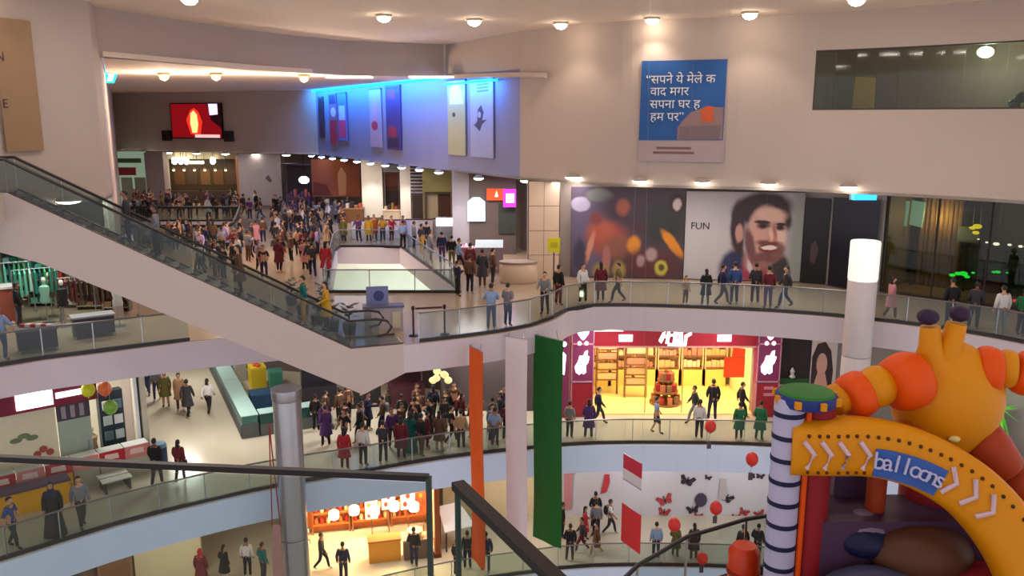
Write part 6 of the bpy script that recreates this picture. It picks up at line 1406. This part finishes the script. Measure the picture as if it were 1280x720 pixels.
pp(1216,412,L2,'shirt_long','charcoal','black','relax',2.6,1.05,where='before the games shop')
pp(1249,418,L2,'shirt_long','white','grey','stand',B_,1.05,where='before the games shop')
pp(1275,420,L2,'shirt_long','green','navy','relax',2.0,1.0,where='before the games shop')
# landing
pp(630,417,L2,'shirt_short','light blue','denim','lean',B_,1.0,where='at the landing railing')
pp(651,414,L2,'shirt_short','grey','denim','phone',2.6,0.96,where='at the landing railing')
pp(583,361,L2,'shirt_long','brown','black','stand',2.7,1.02,where='near the clad pillar')
pp(603,360,L2,'kurta','charcoal','brown','carry',B_,1.05,where='near the clad pillar')
pp(556,365,L2,'shirt_long','navy','black','phone',2.2,0.93,where='at the floor opening')
for i, (px, py, tp, c, l, po, fa) in enumerate(((483,318,'shirt_long','grey','navy','stand',2.0),(502,316,'shirt_long','light blue','black','relax',B_),(511,318,'shirt_long','black','charcoal','stand',B_),(523,320,'shirt_short','charcoal','mustard','carry',2.4),(540,330,'shirt_long','navy','purple','stand',B_),(552,328,'kurta','grey','brown','relax',2.0),(565,335,'shirt_long','black','olive','stand',B_),(574,340,'shirt_long','light blue','black','walk',R_),(588,347,'kurta','maroon','black','stand',B_),(616,356,'shirt_long','brown','charcoal','relax',2.0))):
    pp(px,py,L2,tp,c,l,po,fa,where='by the white partitions',small=True)
# people along the colourful edge of the floor opening
for i, (px, c, l) in enumerate(((430,'olive','navy'),(442,'purple','black'),(455,'mustard','black'),(466,'mustard','charcoal'),(478,'orange','brown'),(490,'red','maroon'),(498,'pink','red'))):
    p = at(px,303.5,L2); person(p.x,p.y,L2,'shirt_short' if i%2 else 'kurta',c,l,'lean' if i%2 else 'stand',0.2*i-0.4,0.98,'long' if i%3 == 0 else 'short',where='at the far opening rail',small=True)
# crowd behind the escalator
random.seed(21)
tops = ['black','charcoal','navy','maroon','grey','white','purple','brown','charcoal','navy','white','black','charcoal','pink','black','lilac','brown','tan','black','charcoal']
bots = ['black','navy','charcoal','denim','brown','black']
def inside(x, y, poly):
    c = False
    for i in range(len(poly)):
        a, b = poly[i], poly[i-1]
        if (a[1] > y) != (b[1] > y) and x < (b[0]-a[0])*(y-a[1])/(b[1]-a[1])+a[0]: c = not c
    return c
def grow(poly, k):
    cx_, cy_ = sum(p[0] for p in poly)/len(poly), sum(p[1] for p in poly)/len(poly); return [(cx_+(p[0]-cx_)*k, cy_+(p[1]-cy_)*k) for p in poly]
VA, VB_ = grow(VOIDA,1.12), grow(VOIDB,1.08)
placed = []
def crowd(n, x0, x1, y0, y1, where, lev=L2, small=True, far=0.55, tops=tops):
    k = tries = 0
    while k < n and tries < n*40:
        tries += 1
        px, py = random.uniform(x0,x1), random.uniform(y0,y1); p = at(px,py,lev)
        if p.x < -15.2-(p.y-32.0)*0.457+1.1 and p.y > 32: continue
        if lev == L2 and (inside(p.x,p.y,VA) or inside(p.x,p.y,VB_)): continue
        if any((p-q).length < far for q in placed): continue
        placed.append(p); k += 1
        tp = random.choice(['shirt_long','shirt_short','shirt_long','kurta'])
        person(p.x,p.y,lev,tp,random.choice(tops),random.choice(bots),random.choice(['stand','relax','walk','stroll','phone','carry']),random.uniform(-PI,PI),random.uniform(0.9,1.04),random.choice(['short','short','short','long','bun']),random.choice([None,None,None,'backpack','handbag']),random.choice(['black','maroon','grey']),where,small=small)
crowd(24,142,190,260,300,'by the green shop')
crowd(30,200,300,260,300,'before the cafe')
crowd(28,300,400,262,300,'near the broad pale pillar')
crowd(30,350,440,272,340,'beside the purple stall',far=0.7)
crowd(34,250,400,300,350,'behind the escalator rail',far=0.75)
crowd(14,170,260,280,318,'behind the escalator rail',far=0.7)
p = at(404,345,L2); person(p.x,p.y,L2,'kurta','red','black','stand',B_,1.06,'long',where='behind the escalator rail')
# riders on the escalator
for s_, w_, tp, c, l, po, hr in ((3.2,0.75,'kurta','brown','black','stand','long'),(1.4,0.8,'shirt_long','teal','mustard','relax','short'),(0.9,0.7,'kurta','mustard','charcoal','carry','long'),(6.6,0.8,'shirt_long','charcoal','navy','stand','short'),(5.6,0.75,'shirt_long','grey','black','relax','short')):
    k = int(s_/(RUN/24)); q = esc((k+0.5)*RUN/24, w_, 0.0); person(q.x,q.y,q.z,tp,c,l,po,math.atan2(U.y,U.x)+PI/2,0.97,hr,where='riding the escalator')
# middle storey, red shop gallery
pp(748,531,L1,'shirt_long','navy','charcoal','walk',R_,1.0,where='outside the red shop')
pp(712,548,L1,'shirt_short','grey','black','stand',2.6,0.95,where='beside the green cloth drop')
pp(727,552,L1,'kurta','purple','charcoal','relax',B_,1.0,'long',where='beside the green cloth drop')
pp(820,542,L1,'shirt_short','light blue','charcoal','stroll',R_,0.95,where='outside the red shop',legs='shorts')
pp(867,529,L1,'shirt_long','charcoal','grey','walk',L_,1.0,where='outside the red shop')
pp(890,526,L1,'shirt_long','black','navy','relax',B_,1.12,where='outside the red shop')
pp(873,553,L1,'shirt_long','white','black','stand',2.8,1.0,where='outside the red shop')
pp(926,524,L1,'shirt_long','black','black','walk',R_,1.0,where='outside the red shop')
pp(931,556,L1,'kurta','green','charcoal','stand',B_,0.95,where='near the striped tower')
pp(949,558,L1,'kurta','green','green','relax',2.6,1.0,where='near the striped tower')
# middle storey crowd in front of the stalls
pp(428,592,L1,'kurta','red','maroon','stand',B_,0.97,'long',where='at the middle gallery rail')
pp(446,588,L1,'shirt_long','white','black','stand',2.8,1.02,where='at the middle gallery rail')
pp(468,583,L1,'shirt_long','charcoal','black','lean',B_,1.0,where='at the middle gallery rail',extra='handbag',ecol='maroon')
pp(481,580,L1,'kurta','maroon','black','stand',B_,1.05,'long',where='at the middle gallery rail')
pp(497,575,L1,'shirt_long','black','brown','carry',2.4,1.04,where='at the middle gallery rail')
pp(522,566,L1,'robe','teal',None,'stand',B_,0.98,'scarf',where='at the middle gallery rail',hcol='charcoal')
pp(540,566,L1,'kurta','brown','tan','relax',2.8,1.0,'long',where='at the middle gallery rail')
pp(567,563,L1,'shirt_long','tan','black','stand',B_,0.98,where='beside the orange cloth drop')
pp(577,560,L1,'shirt_long','olive','green','phone',2.4,1.0,where='beside the orange cloth drop')
pp(616,561,L1,'shirt_short','light blue','charcoal','stand',2.9,0.98,where='between two cloth drops')
pp(625,552,L1,'shirt_long','maroon','black','relax',B_,1.0,where='between two cloth drops')
placed = []
crowd(30,392,580,523,562,'among the stalls',L1,True,0.6,['black','charcoal','black','navy','maroon','purple','brown','black','charcoal','grey'])
crowd(7,590,640,523,552,'behind the cloth drops',L1,True,0.6,['black','charcoal','navy','grey','brown'])
# middle storey, left
GL = 'on the kiosk side floor'
pp(197,607,L1,'shirt_long','black','charcoal','stroll',B_,1.06,where='walking away from the kiosk'.replace('walking ',''))
pp(214,604,L1,'shirt_long','maroon','black','stroll',B_,0.95,'long','handbag','black',where='away from the kiosk')
pp(236,521,L1,'kurta','charcoal','black','walk',B_,1.02,where='beside the kiosk')
pp(252,519,L1,'shirt_long','white','black','walk',B_,0.98,'long',where='beside the kiosk')
pp(226,512,L1,'kurta','tan','brown','stroll',0.3,1.02,where='beside the kiosk')
pp(208,508,L1,'kurta','olive','tan','stand',0.3,1.0,'long',where='beside the kiosk')
pp(197,500,L1,'shirt_long','grey','denim','stroll',0.2,1.0,where='under the upper fascia')
pp(186,493,L1,'shirt_long','navy','denim','walk',0.2,1.0,where='under the upper fascia')
pp(22,700,L1,'shirt_short','blue','charcoal','stroll',R_,1.0,where='passing the golden counter')
pp(84,692,L1,'robe','black',None,'stand',0.4,1.06,'scarf',where='by the golden counter',hcol='navy')
pp(104,668,L1,'shirt_long','grey','charcoal','stroll',0.8,1.04,where='next to the robed visitor')
pp(6,622,L1,'kurta','purple','maroon','stand',1.0,1.0,'long',where='behind the golden counter')
# upper gallery, clothing shop
pp(10,452,L2,'shirt_long','light blue','denim','lean',B_,1.05,where='at the clothing shop railing')
pp(26,410,L2,'shirt_long','black','charcoal','carry',2.4,1.0,where='among the clothes racks')
# lower storey
for a in ((703,672,'shirt_long','black','black','stand',R_,1.0,'short',None),(716,706,'shirt_long','black','charcoal','relax',B_,1.0,'short',None),(731,676,'kurta','red','black','carry',R_,0.97,'long',None),(727,690,'shirt_long','charcoal','maroon','walk',L_,0.95,'short',None),(745,694,'kurta','brown','tan','walk',L_,0.9,'short',None),(737,672,'shirt_long','grey','navy','stand',B_,1.02,'short',None),(744,660,'shirt_long','black','black','relax',B_,1.05,'short',None),(762,668,'shirt_short','white','charcoal','walk',R_,1.0,'short','backpack')):
    pp(a[0],a[1],L0,a[2],a[3],a[4],a[5],a[6],a[7],a[8],a[9],where='by the white hoarding')
pp(825,704,L0,'shirt_long','light blue','navy','stand',B_,1.0,where='below the butterflies')
pp(844,696,L0,'kurta','olive','green','relax',2.6,0.9,'long',where='below the butterflies')
pp(864,700,L0,'kurta','charcoal','brown','stand',B_,0.98,'long',where='below the butterflies')
pp(930,704,L0,'shirt_long','black','black','stand',B_,0.98,where='beyond the curved rail')
pp(946,700,L0,'shirt_long','charcoal','black','relax',2.6,0.98,where='beyond the curved rail')
pp(403,712,L0,'shirt_long','charcoal','black','walk',R_,0.98,where='outside the sweet shop')
pp(430,728,L0,'shirt_long','navy','navy','stand',B_,1.05,where='outside the sweet shop')
pp(518,708,L0,'shirt_long','black','navy','carry',B_,1.05,where='at the sweet shop counter')
pp(575,738,L0,'shirt_long','black','charcoal','stand',2.5,0.98,where='beneath the saffron drop')
pp(613,738,L0,'shirt_long','navy','black','relax',B_,1.05,where='beneath the saffron drop')
pp(598,752,L0,'shirt_long','charcoal','navy','stand',B_,1.0,where='beneath the saffron drop')
pp(253,735,L0,'kurta','maroon','black','stand',B_,1.0,'scarf',where='under the middle fascia',hcol='red')
pp(282,728,L0,'kurta','black','cream','relax',2.6,0.97,'long',where='under the middle fascia')
pp(300,722,L0,'shirt_long','white','black','stand',B_,1.0,where='under the middle fascia')
pp(330,726,L0,'shirt_long','teal','charcoal','relax',2.5,1.0,where='beside the steel pillar')
# labels: look-alikes that share a description also share a group
for lb, obs in USED_LABELS.items():
    if len(obs) > 1:
        for o in obs: o['group'] = lb.replace('person in ', 'visitors in ')
# prints, lettering and marks belong to the sheet that carries them
SHEETS = ('board', 'cloth', 'bezel', 'panel', 'body')
for o in list(bpy.data.objects):
    if o.type != 'EMPTY' or 'label' not in o or o['category'] not in ('poster','banner','sign','screen','panel','pillar'): continue
    sheet = next((c for n in SHEETS for c in o.children if c.name.split('.')[0] == n), None)
    if sheet is None: continue
    for c in list(o.children):
        if c is not sheet and c.type == 'MESH' and c.name.split('.')[0] in PRINTS: c.parent = sheet
